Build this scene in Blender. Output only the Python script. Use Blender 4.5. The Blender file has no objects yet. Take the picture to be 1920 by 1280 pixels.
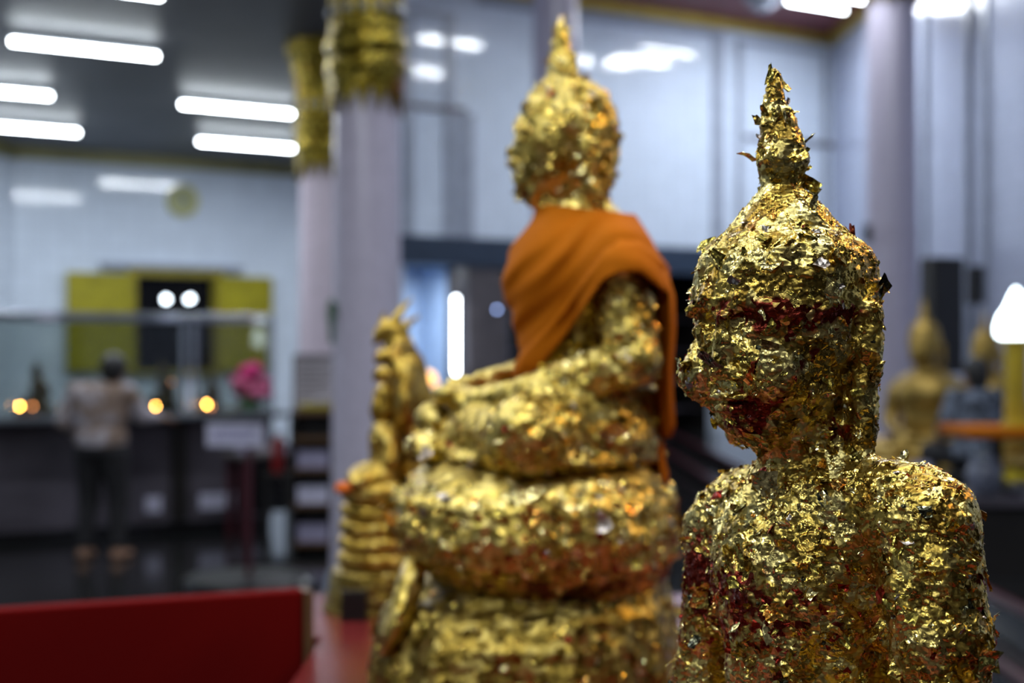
import bpy, math, random
import numpy as np
from mathutils import Vector, Matrix
random.seed(7); RNG = np.random.default_rng(7)
SC = bpy.context.scene; COL = SC.collection

# ------------------------------------------------------------------ camera, world, exposure
F = 2667.0            # focal length in pixels of the 1920x1280 frame
EYE = 1.6; HOR = 660.0
cam_d = bpy.data.cameras.new('camera'); cam = bpy.data.objects.new('camera', cam_d); COL.objects.link(cam)
cam.location = (0, 0, EYE); cam.rotation_euler = (math.pi/2, 0, 0)
cam_d.sensor_width = 36; cam_d.lens = F*36/1920; cam_d.shift_y = 20/1920
cam_d.clip_start = .05; cam_d.clip_end = 200
cam_d.dof.use_dof = True; cam_d.dof.focus_distance = 1.21; cam_d.dof.aperture_fstop = 3.5
SC.camera = cam
W = bpy.data.worlds.new('world'); SC.world = W; W.use_nodes = True
W.node_tree.nodes['Background'].inputs[0].default_value = (.55, .65, .85, 1)
W.node_tree.nodes['Background'].inputs[1].default_value = .03
SC.view_settings.view_transform = 'Standard'; SC.view_settings.look = 'None'
SC.view_settings.gamma = 1; SC.view_settings.use_curve_mapping = False
SC.view_settings.exposure = 0.0
SC.cycles.use_denoising = True
SC.cycles.sample_clamp_indirect = 6
SC.cycles.max_bounces = 7
TUBE_E = 30.0

# ------------------------------------------------------------------ materials
def lin(r, g, b):
    f = lambda c: (c/255/12.92) if c/255 <= .04045 else ((c/255+.055)/1.055)**2.4
    return (f(r), f(g), f(b), 1)
class NT:
    def __init__(s, name):
        s.m = bpy.data.materials.new(name); s.m.use_nodes = True
        s.t = s.m.node_tree; s.b = s.t.nodes['Principled BSDF']; s.o = s.t.nodes['Material Output']
    def n(s, t, **kw):
        x = s.t.nodes.new(t)
        for k, v in kw.items(): setattr(x, k, v)
        return x
    def l(s, a, b): s.t.links.new(a, b)
    def coord(s): return s.n('ShaderNodeTexCoord').outputs['Object']
    def noise(s, vec, scale, detail=3, rough=.5):
        x = s.n('ShaderNodeTexNoise'); x.inputs['Scale'].default_value = scale
        x.inputs['Detail'].default_value = detail; x.inputs['Roughness'].default_value = rough
        s.l(vec, x.inputs['Vector']); return x
    def ramp(s, fac, stops):
        x = s.n('ShaderNodeValToRGB'); cr = x.color_ramp
        while len(cr.elements) < len(stops): cr.elements.new(.5)
        for e, (p, c) in zip(cr.elements, stops): e.position = p; e.color = c
        s.l(fac, x.inputs[0]); return x.outputs[0]
    def math(s, op, a, b=None):
        x = s.n('ShaderNodeMath', operation=op)
        for i, v in enumerate((a, b)):
            if v is None: continue
            if isinstance(v, (int, float)): x.inputs[i].default_value = v
            else: s.l(v, x.inputs[i])
        return x.outputs[0]
    def vmath(s, op, a, b=None, scale=None):
        x = s.n('ShaderNodeVectorMath', operation=op)
        for i, v in enumerate((a, b)):
            if v is None: continue
            if isinstance(v, tuple): x.inputs[i].default_value = v
            else: s.l(v, x.inputs[i])
        if scale is not None: x.inputs['Scale'].default_value = scale
        return x.outputs['Value'] if op == 'DOT_PRODUCT' else x.outputs[0]
    def bump(s, h, strength, dist, prev=None):
        x = s.n('ShaderNodeBump'); x.inputs['Strength'].default_value = strength
        x.inputs['Distance'].default_value = dist; s.l(h, x.inputs['Height'])
        if prev is not None: s.l(prev, x.inputs['Normal'])
        return x.outputs[0]
def simple(name, col, rough=.5, metal=0, emit=None, estr=0, noise=None, amount=.15):
    k = NT(name); b = k.b
    b.inputs['Roughness'].default_value = rough; b.inputs['Metallic'].default_value = metal
    c = k.coord(); nz = k.noise(c, noise or 6, 4)
    d = tuple(x*(1-amount) for x in col[:3])+(1,); e = tuple(min(1, x*(1+amount)) for x in col[:3])+(1,)
    k.l(k.ramp(nz.outputs[0], [(.3, d), (.7, e)]), b.inputs['Base Color'])
    if emit: b.inputs['Emission Color'].default_value = emit; b.inputs['Emission Strength'].default_value = estr
    return k.m
def facet(k, vec, scale, seedoff=0.0):
    v = k.n('ShaderNodeTexVoronoi'); v.inputs['Scale'].default_value = scale
    k.l(vec, v.inputs['Vector'])
    d = k.vmath('SUBTRACT', vec, v.outputs['Position'])
    c = k.vmath('SUBTRACT', v.outputs['Color'], (.5, .5, .5))
    return k.math('MULTIPLY', k.vmath('DOT_PRODUCT', d, c), scale), v
def gold_leaf(name, unit, c_dark, c_mid, c_light, c_red, red_at=.62, rough=.3, soft=1.0, crinkle=.3):
    """layers of crumpled gold leaf; unit = size of a crumple in metres"""
    k = NT(name); c = k.coord(); b = k.b
    w = k.noise(c, .22/unit, 3); wv = k.vmath('SCALE', k.vmath('SUBTRACT', w.outputs['Color'], (.5,.5,.5)), scale=unit*1.3)
    v = k.vmath('ADD', c, wv)
    f1, v1 = facet(k, v, .38/unit); f2, v2 = facet(k, v, 1.0/unit); f3, v3 = facet(k, v, 2.6/unit)
    n1 = k.bump(f1, .9*soft, unit*1.5); n2 = k.bump(f2, .9*soft, unit*.55, n1); n3 = k.bump(f3, .5*soft, unit*.2, n2)
    rg = k.n('ShaderNodeTexNoise', noise_type='RIDGED_MULTIFRACTAL'); rg.inputs['Scale'].default_value = .55/unit; rg.inputs['Detail'].default_value = 5
    st = k.n('ShaderNodeMapping'); st.inputs['Rotation'].default_value = (.4, .6, .3); st.inputs['Scale'].default_value = (.55, 1.0, 1.7); k.l(v, st.inputs['Vector']); k.l(st.outputs[0], rg.inputs['Vector'])
    n3 = k.bump(rg.outputs[0], crinkle, unit*.35, n3)
    k.l(n3, b.inputs['Normal'])
    base = k.ramp((v1 if crinkle > .4 else v2).outputs['Color'], [(.15, c_dark), (.5, c_mid), (.85, c_light)])
    # worn places where the red lacquer shows, plus shade the attribute paints in
    nz = k.noise(c, .055/unit, 5, .65)
    sep = k.n('ShaderNodeSeparateColor'); k.l(v2.outputs['Color'], sep.inputs[0])
    wear_shade = k.math('ADD', k.math('MULTIPLY', nz.outputs[0], .86), k.math('MULTIPLY', sep.outputs[1], .14))
    at = k.n('ShaderNodeAttribute', attribute_name='wear_shade'); wear_shade = k.math('ADD', wear_shade, k.math('MULTIPLY', at.outputs['Fac'], .26))
    msk = k.ramp(wear_shade, [(red_at-.02, (0,0,0,1)), (red_at+.03, (1,1,1,1))])
    mx = k.n('ShaderNodeMix', data_type='RGBA'); k.l(msk, mx.inputs[0]); k.l(base, mx.inputs[6]); mx.inputs[7].default_value = c_red
    k.l(mx.outputs[2], b.inputs['Base Color'])
    k.l(k.math('SUBTRACT', 1.0, k.math('MULTIPLY', msk, .2)), b.inputs['Metallic'])
    k.l(k.math('ADD', k.math('MULTIPLY', sep.outputs[0], .22), rough-.08), b.inputs['Roughness'])
    return k.m
M = {}
M['gold_fg'] = gold_leaf('crumpled_gold_leaf', .0075, (.36,.22,.035,1), (.62,.44,.09,1), (.86,.70,.25,1), (.15,.014,.004,1), .66, .25, .9, .8)
M['gold_mid'] = gold_leaf('gold_leaf_on_lacquer', .015, (.36,.24,.04,1), (.66,.49,.11,1), (.85,.68,.22,1), (.13,.05,.010,1), .66, .38, .7)
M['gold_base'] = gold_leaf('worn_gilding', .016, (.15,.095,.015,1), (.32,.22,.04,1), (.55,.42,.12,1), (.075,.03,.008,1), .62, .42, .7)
M['gold_small'] = gold_leaf('gilded_bronze', .014, (.34,.20,.025,1), (.58,.38,.06,1), (.74,.55,.15,1), (.18,.06,.01,1), .60, .38, 1.0)
M['gold_far'] = simple('aged_gold_paint', (.42,.28,.07,1), .42, .8, noise=9, amount=.35)
M['bronze'] = simple('dark_bronze', (.10,.07,.03,1), .5, .6, noise=9, amount=.3)
def leaf(name, col, rough=.22, metal=1.0):
    k = NT(name); c = k.coord(); f1, v1 = facet(k, c, 160); nz = k.noise(c, 90, 3)
    rg = k.n('ShaderNodeTexNoise', noise_type='RIDGED_MULTIFRACTAL'); rg.inputs['Scale'].default_value = 85; rg.inputs['Detail'].default_value = 5; k.l(c, rg.inputs['Vector'])
    f2, v2 = facet(k, c, 420); k.l(k.bump(f2, .5, .0015, k.bump(f1, .7, .004, k.bump(rg.outputs[0], .6, .0025))), k.b.inputs['Normal'])
    d = tuple(x*.75 for x in col[:3])+(1,)
    k.l(k.ramp(nz.outputs[0], [(.3, d), (.6, col)]), k.b.inputs['Base Color'])
    k.b.inputs['Metallic'].default_value = metal; k.b.inputs['Roughness'].default_value = rough
    return k.m
LEAVES = [leaf('leaf_gold', (.74,.53,.11,1)), leaf('leaf_pale', (.90,.76,.32,1), .2), leaf('leaf_olive', (.52,.41,.08,1), .25),
          leaf('leaf_orange', (.90,.45,.09,1), .2), leaf('leaf_red', (.24,.015,.005,1), .3, .85), leaf('leaf_silver', (.55,.48,.42,1), .3), leaf('leaf_green_black', (.10,.10,.06,1), .2)]
LEAF_W = [.40, .19, .27, .06, .03, .03, .02]

def tile_wall(name, col, rough=.08):
    k = NT(name); c = k.coord(); b = k.b
    br = k.n('ShaderNodeTexBrick'); br.offset = 0; br.inputs['Scale'].default_value = 1
    br.inputs['Brick Width'].default_value = .2; br.inputs['Row Height'].default_value = .2; br.inputs['Mortar Size'].default_value = .004
    rot = k.n('ShaderNodeMapping'); rot.inputs['Rotation'].default_value = (math.pi/2, 0, 0); k.l(c, rot.inputs['Vector'])
    k.l(rot.outputs[0], br.inputs['Vector'])
    d = tuple(x*.93 for x in col[:3])+(1,); g = tuple(x*.6 for x in col[:3])+(1,)
    br.inputs['Color1'].default_value = col; br.inputs['Color2'].default_value = d; br.inputs['Mortar'].default_value = g
    k.l(br.outputs['Color'], b.inputs['Base Color'])
    nz = k.noise(c, 1.6, 2)
    k.l(k.bump(nz.outputs[0], .06, .03), b.inputs['Normal'])
    b.inputs['Roughness'].default_value = rough; b.inputs['IOR'].default_value = 1.55
    return k.m
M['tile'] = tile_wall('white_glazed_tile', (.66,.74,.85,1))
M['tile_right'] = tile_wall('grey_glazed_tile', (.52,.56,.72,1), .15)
M['mould'] = simple('grey_moulding', (.30,.33,.40,1), .35)
M['mould_brown'] = simple('brown_wood_strip', (.10,.08,.09,1), .4)
M['ceil'] = simple('grey_ceiling_panels', (.11,.115,.135,1), .5, noise=1.5, amount=.12)
M['ceil'].node_tree.nodes['Principled BSDF'].inputs['Specular IOR Level'].default_value = .25
M['housing'] = simple('grey_lamp_housing', (.16,.17,.19,1), .5)
M['ceil_red'] = simple('maroon_ceiling', (.16,.025,.03,1), .5)
M['goldtrim'] = simple('gold_painted_trim', (.48,.34,.05,1), .4, .3)
M['olivetrim'] = simple('olive_gold_trim', (.26,.24,.10,1), .45, .2)
M['capital'] = gold_leaf('gilded_carving', .02, (.13,.085,.006,1), (.27,.19,.02,1), (.42,.34,.07,1), (.16,.03,.01,1), .60, .28, .5)
M['shaft'] = simple('mosaic_column', (.50,.46,.56,1), .22, noise=14, amount=.06)
M['shaft_pink'] = simple('pinkish_mosaic_column', (.60,.52,.60,1), .25, noise=14, amount=.06)
def granite():
    k = NT('dark_polished_granite'); c = k.coord()
    nz = k.noise(c, 60, 4); k.l(k.ramp(nz.outputs[0], [(.35, (.004,.004,.0045,1)), (.7, (.022,.022,.022,1))]), k.b.inputs['Base Color'])
    n2 = k.noise(c, 1.2, 2); k.l(k.bump(n2.outputs[0], .05, .05), k.b.inputs['Normal'])
    k.b.inputs['Roughness'].default_value = .12; return k.m
M['floor'] = granite()
M['lintel'] = simple('dark_blue_beam', (.020,.035,.062,1), .35)
M['black'] = simple('black_gloss', (.008,.008,.009,1), .3)
M['blackwood'] = simple('black_wood', (.012,.010,.009,1), .45)
M['darkpost'] = simple('dark_brown_grey_panel', (.075,.065,.07,1), .4)
M['yellow'] = simple('yellow_green_shutter', (.31,.27,.002,1), .5)
M['yellow_dim'] = simple('ochre_frame', (.28,.23,.02,1), .45)
M['steel'] = simple('brushed_steel', (.30,.32,.36,1), .28, .9)
M['greypanel'] = simple('grey_counter_front', (.085,.075,.092,1), .35, noise=2, amount=.35)
M['countertop'] = simple('grey_stone_counter_top', (.09,.10,.12,1), .25)
M['sign'] = simple('white_sign_panel', (.55,.54,.68,1), .4)
M['ink'] = simple('sign_ink', (.16,.14,.34,1), .5)
M['redcloth'] = simple('red_cloth', (.11,.0012,.001,1), .95, noise=300, amount=.12)
M['redtop'] = simple('red_varnished_top', (.14,.014,.014,1), .22, noise=5, amount=.2)
M['wood_edge'] = simple('brown_wood_edge', (.10,.05,.02,1), .5)
M['orange'] = simple('orange_cloth', (.43,.115,.002,1), .9, noise=300, amount=.08)
for q_ in ('redcloth', 'orange'): M[q_].node_tree.nodes['Principled BSDF'].inputs['Specular IOR Level'].default_value = .1
M['skin'] = simple('brown_skin', (.28,.15,.09,1), .5)
M['hair'] = simple('black_hair', (.008,.007,.007,1), .5)
M['pants'] = simple('black_trousers', (.010,.009,.011,1), .8)
def shirt_mat(name, a, b_, scale):
    k = NT(name); c = k.coord(); nz = k.noise(c, scale, 2)
    k.l(k.ramp(nz.outputs[0], [(.42, a), (.58, b_)]), k.b.inputs['Base Color']); k.b.inputs['Roughness'].default_value = .8; return k.m
M['shirt'] = shirt_mat('white_shirt_brown_print', (.22,.15,.11,1), (.46,.42,.46,1), 7)
M['shirt_grey'] = shirt_mat('blue_grey_patterned_shirt', (.02,.025,.035,1), (.17,.20,.26,1), 14)
M['pink'] = simple('pink_petals', (.42,.07,.17,1), .6); M['magenta'] = simple('magenta_petals', (.50,.01,.15,1), .6)
M['green'] = simple('green_leaf', (.03,.10,.04,1), .6); M['marigold'] = simple('marigold_petals', (.75,.16,.005,1), .7)
M['yflower'] = simple('yellow_petals', (.45,.35,.01,1), .7)
M['paper'] = simple('notice_paper', (.36,.33,.36,1), .6); M['frame'] = simple('dull_frame', (.10,.09,.09,1), .5)
M['redmetal'] = simple('red_painted_metal', (.22,.008,.008,1), .3)
M['box'] = simple('pale_lilac_box', (.30,.28,.40,1), .5)
M['maroon'] = simple('maroon_stone_edge', (.06,.012,.018,1), .3)
M['ycandle'] = simple('yellow_wax_post', (.42,.30,.01,1), .45)
M['room'] = simple('pale_blue_plaster', (.30,.42,.62,1), .5)
M['wax'] = simple('candle_cup', (.06,.03,.015,1), .4)
M['tube'] = simple('fluorescent_tube', (1,1,1,1), .4, emit=(.86,.94,1,1), estr=TUBE_E)
M['bulb'] = simple('white_lamp_glow', (1,1,1,1), .4, emit=(.8,.95,1,1), estr=9)
M['reflection_glow'] = simple('reflection_face', (1,1,1,1), .4, emit=(.78,.9,1,1), estr=12)
M['flame'] = simple('flame', (1,.5,.1,1), .4, emit=(1,.42,.07,1), estr=85)
M['flame_dim'] = simple('small_flame', (1,.5,.1,1), .4, emit=(1,.36,.12,1), estr=9)
M['warmlamp'] = simple('orange_lamp_glow', (1,.6,.2,1), .4, emit=(1,.45,.1,1), estr=2.2)
def glass():
    k = NT('clear_glass'); b = k.b
    gl = k.n('ShaderNodeBsdfGlossy'); gl.inputs['Roughness'].default_value = .05
    tr = k.n('ShaderNodeBsdfTransparent'); tr.inputs[0].default_value = (.62,.66,.64,1)
    fr = k.n('ShaderNodeFresnel'); fr.inputs[0].default_value = 1.5
    mx = k.n('ShaderNodeMixShader'); k.l(fr.outputs[0], mx.inputs[0]); k.l(tr.outputs[0], mx.inputs[1]); k.l(gl.outputs[0], mx.inputs[2])
    k.l(mx.outputs[0], k.o.inputs['Surface']); return k.m
M['glass'] = glass()
M['darkglass'] = simple('night_window_glass', (.004,.004,.005,1), .06)
M['darkglass'].node_tree.nodes['Principled BSDF'].inputs['Specular IOR Level'].default_value = .15

# ------------------------------------------------------------------ object helpers
def pt(px, py, D): return Vector((D*(px-960)/F, D, EYE + D*(HOR-py)/F))
def link_mesh(name, V, Fc, mat, parent=None, smooth=True, loc=None):
    me = bpy.data.meshes.new(name); me.from_pydata([tuple(v) for v in V] if not isinstance(V, np.ndarray) else V.tolist(), [], Fc if isinstance(Fc, list) else Fc.tolist()); me.update()
    for m in (mat if isinstance(mat, list) else [mat]): me.materials.append(m)
    if smooth: me.polygons.foreach_set('use_smooth', [True]*len(me.polygons))
    o = bpy.data.objects.new(name, me); COL.objects.link(o)
    if parent: o.parent = parent
    if loc is not None: o.location = loc
    return o
def tag(o, label=None, cat=None, group=None, kind=None):
    if label: o['label'] = label
    if cat: o['category'] = cat
    if group: o['group'] = group
    if kind: o['kind'] = kind
    return o
def thing(name, label, cat, loc, rz=0, group=None):
    o = bpy.data.objects.new(name, None); COL.objects.link(o); o.location = loc; o.rotation_euler = (0, 0, rz)
    o.empty_display_size = .1
    return tag(o, label, cat, group)
class MB:
    def __init__(s): s.V = []; s.F = []
    def add(s, V, Fc): n = len(s.V); s.V += [tuple(v) for v in V]; s.F += [tuple(i+n for i in f) for f in Fc]; return s
    def box(s, x0, x1, y0, y1, z0, z1):
        return s.add([(x, y, z) for z in (z0, z1) for y in (y0, y1) for x in (x0, x1)],
                     [(0,2,3,1),(4,5,7,6),(0,1,5,4),(2,6,7,3),(0,4,6,2),(1,3,7,5)])
    def tube(s, pts, rad, n=12, caps=True):
        pts = [Vector(p) for p in pts]; rad = rad if isinstance(rad, (list, tuple)) else [rad]*len(pts)
        V = []; Fc = []; up = Vector((0,0,1))
        for i, p in enumerate(pts):
            t = (pts[min(i+1, len(pts)-1)]-pts[max(i-1, 0)]).normalized()
            a = t.cross(up); a = a.normalized() if a.length > .05 else t.cross(Vector((1,0,0))).normalized(); b = t.cross(a)
            for j in range(n):
                th = 2*math.pi*j/n; V.append(p+rad[i]*(math.cos(th)*a+math.sin(th)*b))
        for i in range(len(pts)-1):
            for j in range(n):
                k = (j+1) % n; Fc.append((i*n+j, i*n+k, (i+1)*n+k, (i+1)*n+j))
        if caps: Fc.append(tuple(range(n))[::-1]); Fc.append(tuple((len(pts)-1)*n+j for j in range(n)))
        return s.add(V, Fc)
    def lathe(s, prof, n=32, cx=0, cy=0, fn=None, sx=1, sy=1):
        V = []; Fc = []
        for r, z in prof:
            for j in range(n):
                th = 2*math.pi*j/n; rr, zz = (r, z) if fn is None else fn(r, z, th)
                V.append((cx+sx*rr*math.cos(th), cy+sy*rr*math.sin(th), zz))
        for i in range(len(prof)-1):
            for j in range(n):
                k = (j+1) % n; Fc.append((i*n+j, i*n+k, (i+1)*n+k, (i+1)*n+j))
        Fc.append(tuple(range(n))[::-1]); Fc.append(tuple((len(prof)-1)*n+j for j in range(n)))
        return s.add(V, Fc)
    def build(s, name, mat, parent=None, smooth=False, loc=None, bevel=0):
        o = link_mesh(name, s.V, s.F, mat, parent, smooth, loc)
        if smooth:
            o.data.set_sharp_from_angle(angle=math.radians(40))
        if bevel:
            b = o.modifiers.new('bevel', 'BEVEL'); b.width = bevel; b.segments = 2; b.limit_method = 'ANGLE'
        return o

# ------------------------------------------------------------------ numpy noise and implicit modelling
def _hash(ix, iy, iz, s):
    h = (ix.astype(np.int64)*73856093) ^ (iy.astype(np.int64)*19349663) ^ (iz.astype(np.int64)*83492791) ^ (s*2654435761)
    h = (h ^ (h >> 13))*1274126177 & 0xffffffff; h = (h ^ (h >> 16))*2246822519 & 0xffffffff
    return ((h ^ (h >> 15)) & 0xffffff)/float(0xffffff)
def vnoise(P, scale, s=1):
    q = P*scale; i = np.floor(q).astype(np.int64); f = q-i; f = f*f*(3-2*f); r = 0
    for dx in (0, 1):
        for dy in (0, 1):
            for dz in (0, 1):
                w = (f[:,0] if dx else 1-f[:,0])*(f[:,1] if dy else 1-f[:,1])*(f[:,2] if dz else 1-f[:,2])
                r = r+w*_hash(i[:,0]+dx, i[:,1]+dy, i[:,2]+dz, s)
    return r
def vfacet(P, scale, s=1):
    """tilted plate height per voronoi cell, and F1 distance"""
    q = P*scale; i = np.floor(q).astype(np.int64); best = np.full(len(P), 9.); out = np.zeros(len(P))
    for dx in (-1, 0, 1):
        for dy in (-1, 0, 1):
            for dz in (-1, 0, 1):
                a, b, c = i[:,0]+dx, i[:,1]+dy, i[:,2]+dz
                o = np.stack([_hash(a, b, c, s), _hash(a, b, c, s+1), _hash(a, b, c, s+2)], 1)
                d = q-(np.stack([a, b, c], 1)+o); dd = (d*d).sum(1)
                t = np.stack([_hash(a, b, c, s+3), _hash(a, b, c, s+4), _hash(a, b, c, s+5)], 1)-.5
                h = (d*t).sum(1)+.6*(_hash(a, b, c, s+6)-.5); m = dd < best
                best[m] = dd[m]; out[m] = h[m]
    return out, np.sqrt(best)
def E(c, r, k=14, ang=0, tilt=0): return ('e', np.array(c, float), np.array(r, float), k, ang, tilt)
def Cn(a, b, ra, rb, k=14): return ('c', np.array(a, float), np.array(b, float), ra, rb, k)
def sdf(prims, P):
    d = np.full(len(P), 1e9, np.float32)
    for p in prims:
        if p[0] in 'ex':
            q = P-p[1]
            if p[4]:
                ca, sa = math.cos(p[4]), math.sin(p[4]); q = np.stack([q[:,0]*ca+q[:,1]*sa, -q[:,0]*sa+q[:,1]*ca, q[:,2]], 1)
            if p[5]:
                ca, sa = math.cos(p[5]), math.sin(p[5]); q = np.stack([q[:,0]*ca+q[:,2]*sa, q[:,1], -q[:,0]*sa+q[:,2]*ca], 1)
            a = np.sqrt(((q/p[2])**2).sum(1)); b = np.sqrt(((q/p[2]**2)**2).sum(1))+1e-9
            e = a*(a-1)/b; k = p[3]
            if p[0] == 'x':
                h = np.clip(.5-.5*(d+e)/k, 0, 1); d = d+(-e-d)*h+k*h*(1-h); continue
        else:
            ba = p[2]-p[1]; pa = P-p[1]; h = np.clip(pa@ba/(ba@ba), 0, 1)
            e = np.sqrt(((pa-h[:,None]*ba)**2).sum(1))-(p[3]+(p[4]-p[3])*h); k = p[5]
        h = np.clip(.5+.5*(d-e)/k, 0, 1); d = np.minimum(d, 1e6); d = d+(e-d)*h-k*h*(1-h)
    return d
def surface(fn, lo, hi, cell, block=8):
    """surface nets on a sparse grid: returns vertices, quads"""
    lo = np.array(lo, float); n = np.ceil((np.array(hi, float)-lo)/cell/block).astype(int)*block+1
    D = np.full(n, 1e3, np.float32)
    nb = (n-1)//block
    bc = np.stack(np.meshgrid(*[np.arange(m) for m in nb], indexing='ij'), -1).reshape(-1, 3)
    dc = fn(lo+(bc*block+block/2)*cell)
    rad = block*cell*.87*1.6
    for (b, dv) in zip(bc, dc):
        if abs(dv) > rad and dv < 0:
            s = b*block; D[s[0]:s[0]+block+1, s[1]:s[1]+block+1, s[2]:s[2]+block+1] = -1e3
    near = bc[np.abs(dc) <= rad]
    g = np.stack(np.meshgrid(*[np.arange(block+1)]*3, indexing='ij'), -1).reshape(-1, 3)
    for c0 in range(0, len(near), 400):
        bb = near[c0:c0+400]; idx = (bb[:, None]*block+g[None]).reshape(-1, 3)
        D[idx[:,0], idx[:,1], idx[:,2]] = fn(lo+idx*cell)
    S = D < 0
    cnt = np.zeros(n-1, np.int8)
    for dx in (0, 1):
        for dy in (0, 1):
            for dz in (0, 1): cnt += S[dx:n[0]-1+dx, dy:n[1]-1+dy, dz:n[2]-1+dz]
    act = (cnt > 0) & (cnt < 8); ci = np.argwhere(act); vid = np.full(n-1, -1, np.int64); vid[tuple(ci.T)] = np.arange(len(ci))
    acc = np.zeros((len(ci), 3)); num = np.zeros(len(ci))
    cor = [(a, b, c) for a in (0, 1) for b in (0, 1) for c in (0, 1)]
    for a in cor:
        for ax in range(3):
            if a[ax]: continue
            b = list(a); b[ax] = 1
            va = D[ci[:,0]+a[0], ci[:,1]+a[1], ci[:,2]+a[2]]; vb = D[ci[:,0]+b[0], ci[:,1]+b[1], ci[:,2]+b[2]]
            m = (va < 0) != (vb < 0); t = np.zeros(len(ci)); t[m] = va[m]/(va[m]-vb[m])
            p = np.tile(np.array(a, float), (len(ci), 1)); p[:, ax] = t
            acc[m] += p[m]; num[m] += 1
    V = lo+(ci+acc/num[:, None])*cell
    Q = []
    for ax in range(3):
        u, w = (ax+1) % 3, (ax+2) % 3
        sl0 = [slice(None)]*3; sl1 = [slice(None)]*3; sl0[ax] = slice(0, -1); sl1[ax] = slice(1, None)
        e = np.argwhere(S[tuple(sl0)] != S[tuple(sl1)])
        e = e[(e[:, u] > 0) & (e[:, w] > 0) & (e[:, u] < n[u]-1) & (e[:, w] < n[w]-1)]
        s0 = S[tuple(e.T)]
        def c(du, dw):
            x = e.copy(); x[:, u] -= du; x[:, w] -= dw; return vid[tuple(x.T)]
        q = np.stack([c(1, 1), c(0, 1), c(0, 0), c(1, 0)], 1); q[~s0] = q[~s0][:, ::-1]; Q.append(q)
    return V, np.concatenate(Q)
def vnormals(V, Q):
    n = np.cross(V[Q[:,2]]-V[Q[:,0]], V[Q[:,3]]-V[Q[:,1]]); N = np.zeros_like(V)
    for k in range(4): np.add.at(N, Q[:,k], n)
    return N/(np.linalg.norm(N, axis=1)[:, None]+1e-9)

# ------------------------------------------------------------------ the hall
LINE_Y0, LINE_K = 21.87, .582           # back wall runs along Y = 21.87 + .582 X
def on_wall(px, off=0):
    r = (px-960)/F; Y = (LINE_Y0-off)/(1-LINE_K*r); return Vector((Y*r, Y, 0))
WD = Vector((1, LINE_K, 0)).normalized(); WA = math.atan2(WD.y, WD.x)
CORNER_R = on_wall(1560); CORNER_L = on_wall(25)
RDIR = Vector((.045, -1, 0)).normalized()
CEIL_LOW = EYE+2.62; CEIL_HIGH = EYE+5.57
def struct(o): o['kind'] = 'structure'; return o
def wallbox(name, p0, p1, z0, z1, t, mat, off=0, bevel=0):
    """slab from p0 to p1, thickness t to the left of the direction, shifted by off"""
    p0 = Vector(p0); p1 = Vector(p1); d = p1-p0; L = d.length
    m = MB().box(0, L, off, off+t, z0, z1); o = m.build(name, mat, bevel=bevel)
    o.location = (p0.x, p0.y, 0); o.rotation_euler = (0, 0, math.atan2(d.y, d.x)); return o
def S(px): return (on_wall(px)-CORNER_L).length           # distance along the back wall
# floor and ceilings
struct(MB().box(-14, 14, -3, 42, -.1, 0).build('floor', M['floor']))
A0 = Vector((-.80, 7.6, 0)); A1 = on_wall(716)
m = MB(); z0, z1 = CEIL_LOW, CEIL_LOW+.1
poly = [(-12, -3), (A0.x, -3), (A0.x, A0.y), (A1.x, A1.y+.1), (-12, LINE_Y0-12*LINE_K+.1)]
m.add([(x, y, z) for z in (z0, z1) for x, y in poly], [(4,3,2,1,0), (5,6,7,8,9)]+[(i, (i+1) % 5, 5+(i+1) % 5, 5+i) for i in range(5)])
struct(m.build('ceiling', M['ceil']))
struct(MB().box(-2.6, 9, -3, 32, CEIL_HIGH, CEIL_HIGH+.1).build('ceiling_high', M['ceil_red']))
# fascia between the low and the high ceiling
struct(wallbox('wall_fascia', A0, A1, CEIL_LOW+.1, CEIL_HIGH, .1, M['tile']))
struct(wallbox('wall_fascia_near', (A0.x, -3, 0), A0, CEIL_LOW+.1, CEIL_HIGH, .1, M['tile']))
# back wall, with the window and the two openings left open
zt, zb = 3.32, 2.89
m = MB(); sE = (CORNER_R-CORNER_L).length
wz0, wz1 = 1.36, 2.62; ws0, ws1 = S(250), S(405)
os0, os1 = S(757), S(873); ps1 = S(950); hs1 = S(1345)
for a, b, c, d in ((-.1, ws0, 0, CEIL_LOW), (ws0, ws1, 0, wz0), (ws0, ws1, wz1, CEIL_LOW), (ws1, S(650), 0, CEIL_LOW), (S(650), os0, 0, CEIL_HIGH),
                   (os0, hs1, zt-.05, CEIL_HIGH), (hs1, sE+.2, 0, CEIL_HIGH)):
    m.box(a, b, 0, .25, c, d)
o = struct(m.build('wall_back', M['tile'])); o.location = (CORNER_L.x, CORNER_L.y, 0); o.rotation_euler.z = WA
def onback(m, name, mat, **kw):
    o = m.build(name, mat, **kw); o.location = (CORNER_L.x, CORNER_L.y, 0); o.rotation_euler.z = WA; return o
struct(onback(MB().box(os0-.1, hs1+.1, -.12, .3, zb, zt), 'trim_lintel', M['lintel']))
struct(onback(MB().box(os1, ps1, -.06, .3, 0, zb), 'trim_pier', M['darkpost']))
# lit side room beyond the first opening, dark store beyond the second
m = MB(); m.box(os0-1.4, os1+.9, 3.2, 3.3, 0, 3.1).box(os0-1.5, os0-1.4, .25, 3.3, 0, 3.1).box(os1+.8, os1+.9, .25, 3.3, 0, 3.1).box(os0-1.5, os1+.9, .25, 3.3, 3.1, 3.2)
struct(onback(m, 'wall_side_room', M['room']))
m = MB(); m.box(ps1, hs1+.4, 1.8, 1.9, 0, 3.1).box(hs1+.3, hs1+.4, .25, 1.9, 0, 3.1).box(ps1-.05, ps1+.02, .25, 1.9, 0, 3.1).box(ps1, hs1+.4, .25, 1.9, 3.1, 3.2)
struct(onback(m, 'wall_store_room', M['blackwood']))
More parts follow.
